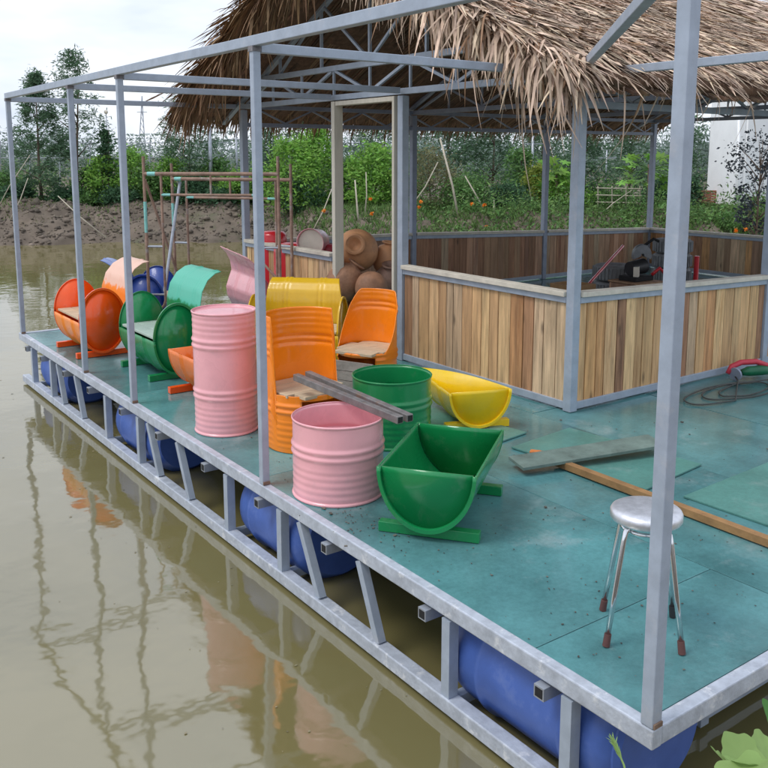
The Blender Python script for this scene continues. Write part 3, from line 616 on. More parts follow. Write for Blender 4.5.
# plank, batten, brush
rot = Euler((R_(3), R_(-1.5), math.atan2(1.83-2.11, 2.42-1.43))).to_matrix()
o = MB().box((1.93, 1.985, .072), (1.08, .20, .022), rot=rot).build('loose_plank', PLANKM, org=(1.93, 1.985, .072), bevel=.003); tag(o, 'weathered grey-green plank lying across the wooden batten', 'plank')
o = MB().bar((1.70, 2.05, .033), (1.69, .2, .033), .05, .045).build('wooden_batten', BATTEN, org=(1.7, 1.1, .03), bevel=.003); tag(o, 'long orange-brown wooden batten lying on the deck behind the stool', 'batten')
br = thing('paint_brush', 'small paint brush with orange bristles on the deck beside the plank', 'brush', (1.75, 2.25, .018))
MB().box((1.735, 2.275, .028), (.075, .05, .02), R_(-55)).build('bristles', mat('bristle', (.70, .22, .06), .8, .2, 20), br, bevel=.006)
MB().box((1.762, 2.222, .028), (.04, .045, .022), R_(-55)).build('ferrule', CHROME, br)
MB().bar((1.775, 2.20, .028), (1.84, 2.09, .026), .022, .016).build('handle', CREAM, br, bevel=.004)
# grinder with its cable
gr = thing('angle_grinder', 'red and green power tool with coiled cable by the fence post', 'power tool', (4.85, 2.62, .003))
MB().tube([(4.70, 2.63, .075), (4.76, 2.60, .085), (4.88, 2.55, .085), (4.98, 2.50, .08)], [.028, .045, .045, .032], 14).build('motor_housing', mat('tool_green', (.01, .14, .06), .4), gr, smooth=True)
MB().tube([(4.62, 2.72, .06), (4.66, 2.71, .12), (4.76, 2.68, .15), (4.9, 2.62, .15), (5.0, 2.56, .11), (5.02, 2.54, .06)], [.02, .024, .026, .026, .024, .02], 12).build('handle', mat('tool_red', (.62, .05, .08), .45), gr, smooth=True)
MB().lathe([(0, 0), (.06, 0), (.06, .02), (0, .02)], 24, (4.64, 2.66, .06), Matrix.Rotation(R_(80), 3, 'Y')).build('guard', DARKSTEEL, gr)
pts = []
for k in range(120):
    t_ = k/119; a_ = t_*2*math.pi*2.6+.6; rr_ = .38+.10*math.sin(t_*9); pts.append((4.33+rr_*1.15*math.cos(a_)+.15*math.sin(t_*5), 2.42+rr_*.42*math.sin(a_), .012+.006*math.sin(t_*40)**2))
pts += [(4.6, 2.6, .02), (4.65, 2.66, .04)]
MB().tube(pts, .0065, 6).build('cable', mat('cable', (.07, .075, .07), .6), gr, smooth=True)
# debris on the deck
mb = MB()
for k in range(620):
    if k < 120: x, y = random.gauss(.15, .12)+.05, random.gauss(2.1, .25)
    elif k < 260: x, y = random.uniform(.05, 1.2), random.uniform(.2, 3.2)
    else: x, y = random.uniform(.05, 3.2), random.uniform(.1, 4.5)
    s_ = random.uniform(.002, .007)*(1 if random.random() < .93 else 2.2)
    mb.box((x, y, .004+s_*.15), (s_*random.uniform(.6, 2), s_, s_*.3), random.uniform(0, 6))
o = mb.build('debris', mat('debris', (.10, .09, .075), .9, island=.6)); tag(o, 'small chips and grit scattered over the deck boards', 'debris'); o['kind'] = 'stuff'

# ------------------------------------------------------------------ scaffold frames at the far end
def scaffold(label, p, q, H, sw=1.0):
    t_ = thing('scaffold_frame', label, 'scaffold', (p[0], p[1], .003)); p, q = Vector((p[0], p[1], 0)), Vector((q[0], q[1], 0)); d = q-p; W = d.length; n_ = d.normalized(); zv = Vector((0, 0, 1)); r = .018
    for s_, b_ in ((1, p), (-1, q)):
        MB().tube([b_+zv*.003, b_+zv*(H*.62)], r, 10).build('upright', RUST, t_, smooth=R_(40)); 
        MB().tube([b_+zv*(H*.62), b_+zv*(H*.80)], r*1.02, 10).build('upright', TURQ if s_ == 1 else RUST, t_, smooth=R_(40))
        MB().tube([b_+zv*(H*.80), b_+zv*(H*1.06)], r*.95, 10).build('upright', RUST, t_, smooth=R_(40))
        i_ = b_+n_*s_*.19
        MB().tube([i_+zv*(H*.955), i_+zv*.42, i_+zv*.36-n_*s_*.02, i_+zv*.29-n_*s_*.09, b_+n_*s_*.015+zv*.24], r*.8, 10).build('inner_leg', RUST, t_, smooth=R_(40))
        for z in (.45, .95): MB().tube([b_+zv*z*H/1.85*1.05, i_+zv*z*H/1.85*1.05], r*.7, 8).build('rung', GALV, t_, smooth=R_(40))
        MB().tube([b_+n_*s_*.19+zv*(H*.84), b_+n_*s_*.29+zv*(H*.84)], r*.82, 10).build('collar', TURQ, t_, smooth=R_(40))
    MB().tube([p+zv*H*.96, q+zv*H*.96], r*1.15, 10).build('top_bar', RUST, t_, smooth=R_(40))
    MB().tube([p+n_*.19+zv*H*.84, q-n_*.19+zv*H*.84], r*.8, 10).build('lower_bar', RUST, t_, smooth=R_(40))
    MB().tube([p+n_*W*.5+zv*H*.84, p+n_*W*.5+zv*H*.96], r*.7, 8).build('spacer', RUST, t_, smooth=R_(40))
    MB().tube([p+n_*.04+zv*H*.96, p+n_*.13+zv*H*.96], r*1.25, 10).build('collar', TURQ, t_, smooth=R_(40))
scaffold('rusty scaffold frame with turquoise patches nearest the drum sofas', (1.12, 7.62), (2.22, 6.62), 1.88)
scaffold('rusty scaffold frame standing behind the turquoise-patched one', (1.72, 8.3), (2.62, 7.05), 1.80)
o = MB().tube([at(180, 182, 10.6), at(163, 302, 9.9)], .019, 8).build('brace_tube', GALV, smooth=R_(40)); tag(o, 'pale grey tube leaning against the scaffold', 'tube')
o = MB().tube([at(145, 180, 10.2), at(177, 272, 10.6)], .016, 8).build('brace_tube', RUST, smooth=R_(40)); tag(o, 'dark rusty tube slanting between the scaffold frames', 'tube')
o = MB().tube([at(262, 262, 9.9), at(282, 284, 9.6)], .014, 8).build('brace_tube', RUST, smooth=R_(40)); tag(o, 'short dark tube slanting low before the left fence planks', 'tube')

# ------------------------------------------------------------------ inside the pavilion
def tyre(label, c, r=.27, w_=.205):
    t_ = thing('tyre', label, 'tyre', c, 'tyres stacked in the pavilion')
    pr = []
    for k in range(18):
        a_ = 2*math.pi*k/18; pr.append((r-.085+.085*math.copysign(abs(math.cos(a_))**.6, math.cos(a_)), w_/2+w_/2*.98*math.copysign(abs(math.sin(a_))**.6, math.sin(a_))))
    pr.append(pr[0]); MB().lathe(pr, 40, c).build('carcass', TYRE, t_, smooth=True)
    tr_ = MB()
    for k in range(36):
        a_ = 2*math.pi*k/36; tr_.box((c[0]+(r+.002)*math.cos(a_), c[1]+(r+.002)*math.sin(a_), c[2]+w_/2), (.012, .03, w_*.7), a_)
    tr_.build('tread', TYRE, t_)
ta = at(615, 262, 11.2); tb_ = at(673, 240, 12.6)
for k, w3 in enumerate(('bottom', 'middle', 'top')): tyre('%s tyre of the stack left of the black saw' % w3 if k != 2 else 'grey tyre on top of the stack left of the black saw', (ta.x, ta.y, .003+k*.213))
for k, w3 in enumerate(('bottom', 'second', 'third', 'top')): tyre('%s tyre of the taller stack behind the front steel post' % w3, (tb_.x, tb_.y, .003+k*.208))
bx_ = at(636, 280, 10.7)
cr = thing('wooden_crate', 'wooden crate holding up the black saw', 'crate', (bx_.x, bx_.y, .003))
for k in range(4):
    for s_ in (-1, 1):
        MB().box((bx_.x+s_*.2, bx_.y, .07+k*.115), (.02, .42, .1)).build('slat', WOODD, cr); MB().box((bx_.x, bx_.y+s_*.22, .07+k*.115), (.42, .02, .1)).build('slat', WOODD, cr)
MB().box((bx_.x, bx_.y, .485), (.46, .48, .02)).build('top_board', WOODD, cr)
sw_ = thing('chop_saw', 'black chop saw with grey blade guard beside the tyres', 'saw', (bx_.x, bx_.y, .497)); bz = .497
MB().box((bx_.x, bx_.y, bz+.03), (.34, .26, .06)).build('base', BLACK, sw_, bevel=.01)
MB().tube([(bx_.x-.13, bx_.y, bz+.15), (bx_.x+.10, bx_.y-.02, bz+.17)], [.085, .095], 18).build('motor', mat('saw_black', (.02, .02, .022), .45), sw_, smooth=R_(40))
MB().box((bx_.x-.10, bx_.y-.08, bz+.12), (.08, .06, .12), .5).build('label_plate', CREAM, sw_)
P_ = []
for r_, off in ((.02, .02), (.11, .02), (.115, 0), (.115, -.03), (.11, -.05), (.02, -.05)):
    P_.append([Vector((bx_.x+.10+off*.6+r_*math.cos(a_)*.8, bx_.y+off+.02-r_*math.cos(a_)*.58, bz+.30+r_*math.sin(a_)*1.2)) for a_ in np.linspace(R_(-20), R_(200), 20)])
MB().grid(P_).build('blade_guard', mat('guard_grey', (.20, .21, .22), .5, .2, 12, metal=.3), sw_, smooth=R_(40))
MB().tube([(bx_.x+.10, bx_.y-.02, bz+.42), (bx_.x+.2, bx_.y-.08, bz+.50), (bx_.x+.26, bx_.y-.11, bz+.47)], .018, 8).build('handle', BLACK, sw_, smooth=True)
MB().tube([(bx_.x+.13, bx_.y-.13, bz+.07), (bx_.x+.22, bx_.y-.17, bz+.15), (bx_.x+.30, bx_.y-.2, bz+.07)], .022, 8).build('clamp', REDP, sw_, smooth=True)
p_, q_ = at(586, 287, 10.2), at(623, 246, 11.6)
o = MB().tube([p_+(p_-q_)*.9, q_], .018, 8).build('red_pole', REDP, smooth=R_(40)); tag(o, 'red pole leaning at a slant left of the tyres', 'pole')
p_ = at(697, 256, 12.3); o = MB().tube([(p_.x, p_.y, .003), p_], .035, 10).build('red_pole', REDP, smooth=R_(40)); tag(o, 'short upright red pole right of the tyre stacks', 'pole')
p_ = at(573, 283, 9.9); bk = thing('brown_box', 'open brown wooden box behind the fence corner post', 'box', (p_.x, p_.y, .003))
for s_ in (-1, 1):
    MB().box((p_.x+s_*.17, p_.y, p_.z/2), (.02, .36, p_.z-.01)).build('side', BATTEN, bk); MB().box((p_.x, p_.y+s_*.17, p_.z/2+.001), (.318, .02, p_.z-.012)).build('side', BATTEN, bk)
MB().box((p_.x, p_.y, .03), (.31, .31, .02)).build('bottom', BATTEN, bk)
# clay jars seen through the door
def jar(label, c, s, R, m, name='clay_jar'):
    t_ = thing(name, label, 'jar', c); pr = [(0, -.5), (.22, -.5), (.36, -.38), (.44, -.2), (.46, 0), (.42, .2), (.3, .36), (.17, .43), (.15, .47), (.2, .52), (.2, .54), (.14, .53), (.12, .45), (.0, .42)]
    b_ = MB().lathe([(r*s, z*s) for r, z in pr], 32, c, R); b_.build('body', m, t_, smooth=True)
    MB().lathe([(.165*s, .475*s), (.235*s, .50*s), (.235*s, .53*s), (.165*s, .545*s), (.165*s, .475*s)], 32, c, R).build('rim', m, t_, smooth=True); return t_
def RX(a, b): return Euler((R_(a), 0, R_(b))).to_matrix()
jar('big clay jar lying on top of the pile inside the door', at(357, 250, 9.9), .52, RX(70, -40), CLAY)
jar('rounded clay jar at the right of the pile inside the door', at(387, 258, 10.1), .36, RX(10, 20), CLAY)
jar('dark clay jar under the lying one inside the door', at(345, 281, 9.6), .44, RX(35, 60), CLAYD)
jar('dark clay jar behind the tapered orange chair', at(371, 288, 9.5), .40, RX(100, 150), CLAYD)
jar('brown jar low at the right of the pile behind the door post', at(390, 282, 9.9), .42, RX(20, -30), mat('clay_grey', (.27, .16, .115), .6, .3, 9, bump=.3))
jar('clay jar at the bottom of the pile under the dark jars', at(360, 315, 9.9), .5, RX(0, 0), CLAYD)
jar('clay jar at the foot of the pile beside the door post', at(392, 312, 10.1), .5, RX(0, 10), CLAYD)
p_ = at(341, 318, 8.9); bkt = thing('plastic_bucket', 'cream plastic bucket inside the door below the jars', 'bucket', (p_.x, p_.y, .003))
MB().lathe([(0, .003), (.13, .003), (.16, .3), (.17, .31), (.155, .31), (.12, .02), (0, .02)], 32, (p_.x, p_.y, 0)).build('body', CREAM, bkt, smooth=R_(40)); MB().lathe([(.16, .27), (.175, .275), (.175, .29), (.16, .295)], 32, (p_.x, p_.y, 0)).build('rim', CREAM, bkt)
# red drums behind the left fence
def rd(label, px, py, d, m, r=.2):
    p = at(px, py, d); t_ = thing('red_drum', label, 'drum', (p.x, p.y, .003)); h = p.z
    MB().lathe([(r, 0), (r, h-.12), (r*.97, h-.05), (r*.8, h-.015), (r*.5, h)], 32, (p.x, p.y, .003)).build('shell', m, t_, smooth=True)
    MB().lathe([(0, h-.02), (r*.5, h-.002)], 32, (p.x, p.y, .003)).build('lid', m, t_)
rd('red rounded drum behind the left fence nearest the far post', 273, 231, 10.9, REDP, .17)
rd('low red drum beside the cream tub behind the left fence', 290, 243, 10.6, REDP, .2)
rd('dark red drum just left of the pale door jamb', 329, 244, 10.6, mat('dark_red', (.42, .04, .06), .45), .16)
p_ = at(314, 242, 10.5); tb2 = thing('tilted_tub', 'cream tub with pink side tilted above the left fence', 'tub', p_)
Rt = Euler((R_(70), 0, R_(-50))).to_matrix(); Rt = Matrix.Rotation(R_(-25), 3, 'Y')@Rt
MB().lathe([(0, -.14), (.14, -.14), (.165, .12), (.17, .13)], 36, p_, Rt).build('wall', PINK, tb2, smooth=R_(40), solid=.006); MB().lathe([(0, .10), (.155, .10)], 36, p_, Rt).build('face', CREAM, tb2)
p2 = at(314, 256, 10.5); rd('pink drum carrying the tilted cream tub', 313, 252, 10.5, DPINK, .2)
# ------------------------------------------------------------------ plants
def leaf_cards(P, size, asp=.4, up=.3, droop=None):
    n_ = len(P); D = rng.normal(0, 1, (n_, 3)); D[:, 2] = D[:, 2]*.6+up
    if droop is not None: D[:, 2] -= droop
    D = unit(D); A = unit(np.cross(D, rng.normal(0, 1, (n_, 3)))); s = size*rng.uniform(.6, 1.4, n_)[:, None]
    c_ = P; Vv = np.stack([c_-D*s*.5, c_+A*s*asp*.5, c_+D*s*.5, c_-A*s*asp*.5], 1).reshape(-1, 3); F = np.arange(n_*4).reshape(-1, 4); return Vv, F
def clumps(base, n_cl, n_leaf, prof, H, Wd, tight):
    """points: clump centres within the profile, leaves round each"""
    t = rng.uniform(0, 1, n_cl)**.9; ang = rng.uniform(0, 6.283, n_cl); rr = np.sqrt(rng.uniform(.12, 1, n_cl))*np.interp(t, *prof)*Wd/2
    c_ = np.stack([rr*np.cos(ang), rr*np.sin(ang), t*H], 1); cs = tight*rng.uniform(.6, 1.4, n_cl)
    k = n_leaf//n_cl; P = (c_[:, None, :]+rng.normal(0, 1, (n_cl, k, 3))*(cs[:, None, None]*np.array([1, 1, .75]))).reshape(-1, 3)
    return P+np.array(base), c_+np.array(base)
def tree(name, label, cat, px, d, top, wpx, base_py=None, m=LF_MID, leaves=3500, ncl=60, size=.16, asp=.4, prof=((0, .3, 1), (.7, 1, .25)), crown0=.15, trunk=.05, tight=None, up=.2, limbs=10, group=None, droop=None, bz=None):
    b_ = at(px, 200, d); b_.z = ground_z(b_.x, b_.y)-.05 if bz is None else bz; zt = at(px, top, d).z; Ht = zt-b_.z; Wd = wpx*d/FPX*1.0
    t_ = thing(name, label, cat, b_, group); H = Ht*(1-crown0); c0 = Ht*crown0
    P, cs = clumps((0, 0, c0), ncl, leaves, prof, H*.96, Wd, tight or Wd*.11)
    v_, f_ = leaf_cards(P, size, asp, up, droop); npmesh('crown', v_, f_, m, t_, org=(0, 0, 0))
    mb = MB(); ld = Vector((random.uniform(-.05, .05)*Ht, random.uniform(-.05, .05)*Ht, Ht*.93)); tpts = [Vector((0, 0, 0)), ld*.3+Vector((random.uniform(-.04, .04), random.uniform(-.04, .04), 0)), ld*.65, ld]
    mb.tube(tpts, [trunk, trunk*.75, trunk*.45, .006], 7)
    for k in range(min(limbs, len(cs))):
        e = Vector(cs[k]); zb = max(c0*.5, e.z-random.uniform(.2, .5)*Wd*.5-.1); s_ = ld*(zb/Ht); mb.tube([s_, (s_+e)/2+Vector((0, 0, .03)), e], [trunk*.4, trunk*.25, .004], 5)
    mb.build('trunk', BARK, t_, smooth=True, org=(0, 0, 0)); return t_
CONE = ((0, .12, .45, .8, 1), (.55, 1, .8, .35, .06)); BUSH = ((0, .3, .7, 1), (.75, 1, .85, .3)); SPIRE = ((0, .2, .6, 1), (.8, 1, .8, .2)); UMB = ((0, .4, .75, 1), (.3, .8, 1, .55))
tree('conifer_tree', 'broad dark conifer at the far left behind the first posts', 'tree', 42, 29.6, 70, 62, m=LF_BLUE, leaves=8200, ncl=135, size=.15, asp=.2, prof=CONE, crown0=.12, trunk=.06, tight=.11)
tree('conifer_tree', 'tallest thin-crowned conifer behind the second post from the left', 'tree', 78, 30.2, 48, 66, m=LF_BLUE, leaves=4600, ncl=85, size=.15, asp=.2, prof=((0, .15, .45, .7, 1), (.4, .9, .9, .55, .25)), crown0=.3, trunk=.06, tight=.13)
tree('slim_tree', 'slim dark vine-covered tree between the second and third posts', 'tree', 108, 29.8, 120, 15, m=LF_DARK, leaves=1500, ncl=40, size=.13, prof=SPIRE, crown0=.05, trunk=.04, tight=.1)
tree('feathery_tree', 'feathery dark tree under the far thatch corner', 'tree', 190, 30.5, 96, 66, m=LF_BLUE, leaves=3600, ncl=80, size=.16, asp=.2, prof=((0, .4, 1), (.8, 1, .4)), crown0=.3, trunk=.05, tight=.13)
SH = 'shrubs along the far bank'
specs = [ # px, d, top, width, mat, leaves, label
 (4, 27.6, 172, 40, LF_MID, 'low green shrub at the left picture edge'), (18, 26.6, 186, 30, LF_DARK, 'small dark shrub left of the broad conifer'), (68, 26.8, 190, 36, LF_DARK, 'dark low shrub at the foot of the broad conifer'),
 (92, 27.8, 168, 34, LF_MID, 'green shrub behind the second post from the left'), (104, 27, 158, 34, LF_BRIGHT, 'bright shrub wrapped round the slim dark tree'), (84, 26.6, 196, 26, LF_MID, 'lowest green shrub between the first two posts'),
 (133, 27.4, 150, 40, LF_BRIGHT, 'bright shrub right of the third post'), (150, 27, 170, 40, LF_MID, 'round shrub behind the scaffold left leg'), (172, 27.5, 158, 38, LF_BRIGHT, 'bright shrub behind the scaffold top bar'),
 (194, 26.9, 180, 40, LF_DARK, 'dark shrub behind the middle of the scaffold'), (216, 27.6, 160, 42, LF_MID, 'shrub beside the tall grey lamp pole'), (238, 26.9, 172, 36, LF_BRIGHT, 'bright shrub behind the far pavilion post'),
 (262, 27.5, 168, 30, LF_DARK, 'dark shrub just right of the nearest tall post'), (120, 26.6, 190, 34, LF_DARK, 'dark shrub at the bank behind the third post'), (222, 26.5, 194, 44, LF_DARK, 'dark low shrub on the bank below the lamp pole')]
for px, d, top, wd, m_, lb in specs: tree('bank_shrub', lb, 'shrub', px, d+2.7, top, wd, m=m_, leaves=2800, ncl=56, size=.115, asp=.45, prof=BUSH, crown0=.04, trunk=.03, group=SH)
specs = [(292, 24.5, 140, 62, LF_BRIGHT, 2600, .2, 'large bright leafy bush left of the pale door jamb'), (320, 25.5, 128, 50, LF_BRIGHT, 2400, .2, 'taller bright bush behind the pale door jamb'), (375, 24.5, 146, 58, LF_BRIGHT, 2800, .2, 'bright broadleaf bush seen through the door opening'),
 (352, 26, 160, 34, LF_MID, 1500, .18, 'darker green bush at the left of the door opening'), (404, 25.6, 172, 36, LF_MID, 1600, .18, 'green bush at the right of the door opening'), (300, 24.2, 178, 46, LF_DARK, 1600, .16, 'dark undergrowth bush below the bright bush left of the door'),
 (430, 25, 150, 56, LF_DRY, 1500, .14, 'loose green bush right of the door post'), (470, 24.5, 178, 60, LF_MID, 2400, .14, 'low bush with marigolds above the back fence'), (508, 24, 186, 44, LF_DARK, 1900, .14, 'dark low bush in the middle above the back fence'),
 (520, 26, 148, 36, LF_MID, 1700, .16, 'upright green bush left of the middle back post'), (558, 25, 176, 56, LF_BRIGHT, 2200, .13, 'bright low bush right of the middle back post'), (606, 25.5, 186, 60, LF_MID, 2200, .13, 'low green hedge bush before the trellis'),
 (536, 25.2, 165, 30, LF_YEL, 1300, .16, 'small bright bush touching the middle back post'), (684, 25, 178, 34, LF_DARK, 1900, .15, 'dark bush left of the white building'), (664, 24.5, 182, 46, LF_DARK, 2200, .15, 'dark round bush under the pawpaw tree'),
 (733, 22, 214, 34, LF_MID, 1300, .11, 'small green bush at the foot of the white wall')]
for px, d, top, wd, m_, n_, sz, lb in specs: tree('garden_bush', lb, 'bush', px, d+(2.2 if px < 410 else .8 if px < 720 else 0), top, wd, m=m_, leaves=int(n_*1.9), ncl=64, size=sz*.68, asp=.36, prof=BUSH, crown0=.05, trunk=.03, group='bushes behind the pavilion')
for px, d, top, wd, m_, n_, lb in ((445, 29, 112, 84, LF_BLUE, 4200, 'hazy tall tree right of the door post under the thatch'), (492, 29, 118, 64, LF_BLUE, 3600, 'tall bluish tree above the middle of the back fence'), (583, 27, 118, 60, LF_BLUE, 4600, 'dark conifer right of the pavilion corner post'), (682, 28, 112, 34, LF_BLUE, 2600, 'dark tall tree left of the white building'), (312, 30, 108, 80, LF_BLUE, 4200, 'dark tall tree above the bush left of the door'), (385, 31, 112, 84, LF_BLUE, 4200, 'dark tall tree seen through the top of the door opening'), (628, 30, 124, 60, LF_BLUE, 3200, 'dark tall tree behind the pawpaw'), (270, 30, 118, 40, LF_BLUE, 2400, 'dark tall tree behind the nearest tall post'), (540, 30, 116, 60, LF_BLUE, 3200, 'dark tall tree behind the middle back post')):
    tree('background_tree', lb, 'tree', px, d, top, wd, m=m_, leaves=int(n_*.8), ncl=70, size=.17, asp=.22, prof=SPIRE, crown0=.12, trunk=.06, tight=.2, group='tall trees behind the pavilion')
# pawpaw-like trees with large lobed leaves
def pawpaw(label, px, d, top, wpx, bright):
    b_ = at(px, 200, d); b_.z = ground_z(b_.x, b_.y)-.05; Ht = at(px, top, d).z-b_.z; t_ = thing('pawpaw_tree', label, 'tree', b_); Wd = wpx*d/FPX
    MB().tube([(0, 0, 0), (.03, 0, Ht*.4), (0, .02, Ht*.8)], [.06, .05, .035], 8).build('trunk', BARK, t_, org=(0, 0, 0), smooth=True)
    lf = MB(); stalk = MB()
    for k in range(34):
        a_ = random.uniform(0, 6.283); rr = Wd/2*random.uniform(.35, 1); z = Ht*random.uniform(.5, 1)-.15*rr; c_ = Vector((rr*math.cos(a_), rr*math.sin(a_), z)); stalk.tube([(0, 0, Ht*.72), (c_*.5+Vector((0, 0, Ht*.42))), c_], .008, 4)
        tilt = Euler((random.uniform(-.7, .7), random.uniform(-.7, .7), a_)).to_matrix(); s_ = random.uniform(.16, .26); n_ = 14; vs = [c_]
        for q in range(n_*2):
            th = math.pi*2*q/(n_*2); r_ = s_*(1 if q % 4 == 0 else (.45 if q % 4 == 2 else .72)); vs.append(c_+tilt@Vector((r_*math.cos(th), r_*math.sin(th), -.12*r_)))
        lf.add(vs, [(0, q+1, (q+1) % (n_*2)+1) for q in range(n_*2)])
    lf.build('crown', bright, t_, org=(0, 0, 0)); stalk.build('leaf_stalks', LF_MID, t_, org=(0, 0, 0))
pawpaw('bright pawpaw tree with lobed leaves behind the far corner post', 648, 24, 152, 74, LF_BRIGHT)
pawpaw('small bright pawpaw left of the dark conifer', 556, 25.5, 158, 40, LF_BRIGHT)
# dark sparse tree before the white wall
tree('sparse_tree', 'sparse dark-leaved tree before the white wall', 'tree', 757, 19.5, 128, 62, m=leafm('leaf_grey', (.035, .045, .055)), leaves=1500, ncl=60, size=.075, asp=.6, prof=UMB, crown0=.32, trunk=.035, tight=.11, limbs=30)
# bare-stemmed stakes and poles
for p0, p1, d, r, lb in (((58, 196), (88, 222), 26.3, .02, 'pale bamboo stake leaning at the foot of the second conifer'), ((30, 155), (14, 182), 27, .014, 'thin pale stake slanting left of the broad conifer'), ((28, 178), (12, 215), 26.8, .016, 'pale stick propped low left of the broad conifer'),
  ((440, 138), (461, 232), 23.5, .032, 'long white bent pole leaning above the back fence'), ((465, 176), (487, 216), 23.8, .022, 'pale stake slanting among the marigolds'), ((438, 162), (417, 196), 24, .018, 'pale stake slanting just right of the door post'),
  ((355, 180), (359, 236), 23.2, .026, 'upright white pole seen through the door opening'), ((333, 186), (312, 232), 23.6, .018, 'thin pale stake slanting left of the door jamb'), ((366, 172), (365, 205), 24, .018, 'short pale pole in the door opening'), ((632, 190), (612, 206), 24, .015, 'short pale stick slanting before the trellis'), ((494, 200), (495, 220), 23.6, .02, 'short upright pale stick among the low bushes')):
    a_, b_ = at(*p0, d), at(*p1, d); gz = ground_z(b_.x, b_.y); dv = (b_-a_); 
    if b_.z > gz: b_ = b_+dv*((b_.z-gz)/max(.05, -dv.z))
    mid = (a_+b_)/2+Vector((random.uniform(-.06, .06), random.uniform(-.06, .06), 0))
    o = MB().tube([a_, mid, b_], [r*.7, r*.9, r], 7).build('stake', STAKE, smooth=True); tag(o, lb, 'stake', 'stakes in the garden')
for px, top, d, r, lb in ((209, 112, 30, .075, 'tall grey lamp pole behind the scaffold'), (236, 132, 31, .04, 'thin grey pole right of the lamp pole'), (533, 136, 29, .05, 'grey pole left of the middle back post'), (289, 120, 32, .05, 'grey pole above the bush left of the door'), (106, 112, 30, .02, 'thin pole with a round lamp beside the slim dark tree'), (607, 150, 29, .03, 'grey pole behind the trellis')):
    p_ = at(px, top, d); g_ = ground_z(p_.x, p_.y); t_ = thing('grey_pole', lb, 'pole', (p_.x, p_.y, g_)); MB().tube([(p_.x, p_.y, g_-.1), p_], [r, r*.8], 8).build('shaft', GALV, t_, smooth=True)
    if 'round lamp' in lb: MB().lathe([(0, -.07), (.05, -.05), (.07, 0), (.05, .05), (0, .07)], 14, p_).build('globe', CREAM, t_, smooth=True)
    elif 'tall grey lamp' in lb: MB().box(p_+Vector((.1, 0, .03)), (.4, .12, .06), -.6).build('lamp_head', GALV, t_)
    else: MB().bar(p_+Vector((-.25, .2, -.25)), p_+Vector((.25, -.2, -.25)), .03).build('arm', GALV, t_)
tr = thing('trellis', 'pale bamboo trellis frame among the low bushes', 'trellis', at(612, 210, 25.2))
for px in (598, 612, 626, 640): MB().tube([at(px, 186, 25.2), at(px, 218, 25.2)], .018, 6).build('stick', STAKE, tr)
for py in (188, 195, 202): MB().tube([at(596, py, 25.15), at(642, py+1, 25.15)], .016, 6).build('rail', STAKE, tr)
fe = thing('wire_fence', 'pale wire fence with thin posts far behind the garden', 'fence', at(150, 170, 34))
for px in range(-30, 420, 30): MB().tube([at(px, 141, 34), at(px, 205, 34)], .022, 6).build('fence_post', GALV, fe)
for py in (143, 158): MB().tube([at(-40, py, 34), at(420, py, 34)], .016, 5).build('wire', GALV, fe)
# far faint lattice pylon
pyl = thing('lattice_pylon', 'faint lattice pylon on the skyline right of the third post', 'pylon', at(142, 150, 260))
for s_ in (-1, 1):
    MB().tube([at(142+s_*3.2, 150, 260), at(142+s_*.8, 112, 260), at(142, 96, 260)], .14, 5).build('mast_leg', GALV, pyl)
for py in range(104, 150, 6):
    h_ = .8+(py-112)*2.4/38 if py > 112 else .6; MB().tube([at(142-h_, py, 260), at(142+h_, py+6, 260)], .08, 4).build('brace', GALV, pyl)
for py, hw in ((104, 4), (112, 5)): MB().tube([at(142-hw, py, 260), at(142+hw, py, 260)], .1, 4).build('cross_arm', GALV, pyl)
# far wood
P = []
for k in range(240):
    d = random.uniform(45, 110); lp = random.uniform(-.62, .62)*d; zt = random.uniform(1.6, 3.3)*(.75+d/140); c_ = CAM+FH*d+rgt*lp; n_ = 420
    q = np.clip(rng.normal(0, 1, (n_, 3)), -1.5, 1.5)*np.array([d*.013, d*.013, zt*.36])+np.array([c_.x, c_.y, .4+zt*.45]); P.append(q)
P = np.concatenate(P); v_, f_ = leaf_cards(P, .30, .35, .3); o = npmesh('far_wood', v_, f_, LF_HAZED); tag(o, 'pale hazy belt of far trees along the skyline', 'wood'); o['kind'] = 'stuff'
P = []
for k in range(110):
    d = random.uniform(29.5, 44); lp = random.uniform(-.56, .56)*d; zt = random.uniform(.9, 1.9); c_ = CAM+FH*d+rgt*lp; n_ = 260
    P.append(rng.normal(0, 1, (n_, 3))*np.array([.55, .55, zt*.33])+np.array([c_.x, c_.y, .45+zt*.4]))
for k in range(115):
    lp = random.uniform(.6, 13); d = float(bank_d(np.array(lp)))+random.uniform(1.2, 5); zt = random.choice((.12, .2, .3, .45, .85)); c_ = CAM+FH*d+rgt*lp; n_ = 120
    P.append(np.clip(rng.normal(0, 1, (n_, 3)), -1.7, 1.7)*np.array([.12+.3*zt, .12+.3*zt, zt*.42])+np.array([c_.x, c_.y, ground_z(c_.x, c_.y)+zt*.4]))
P = np.concatenate(P); v_, f_ = leaf_cards(P, .12, .3, .45); o = npmesh('undergrowth', v_, f_, leafm('leaf_weeds', (.125, .235, .07), .75)); tag(o, 'mixed green undergrowth filling the garden behind the bank', 'undergrowth'); o['kind'] = 'stuff'
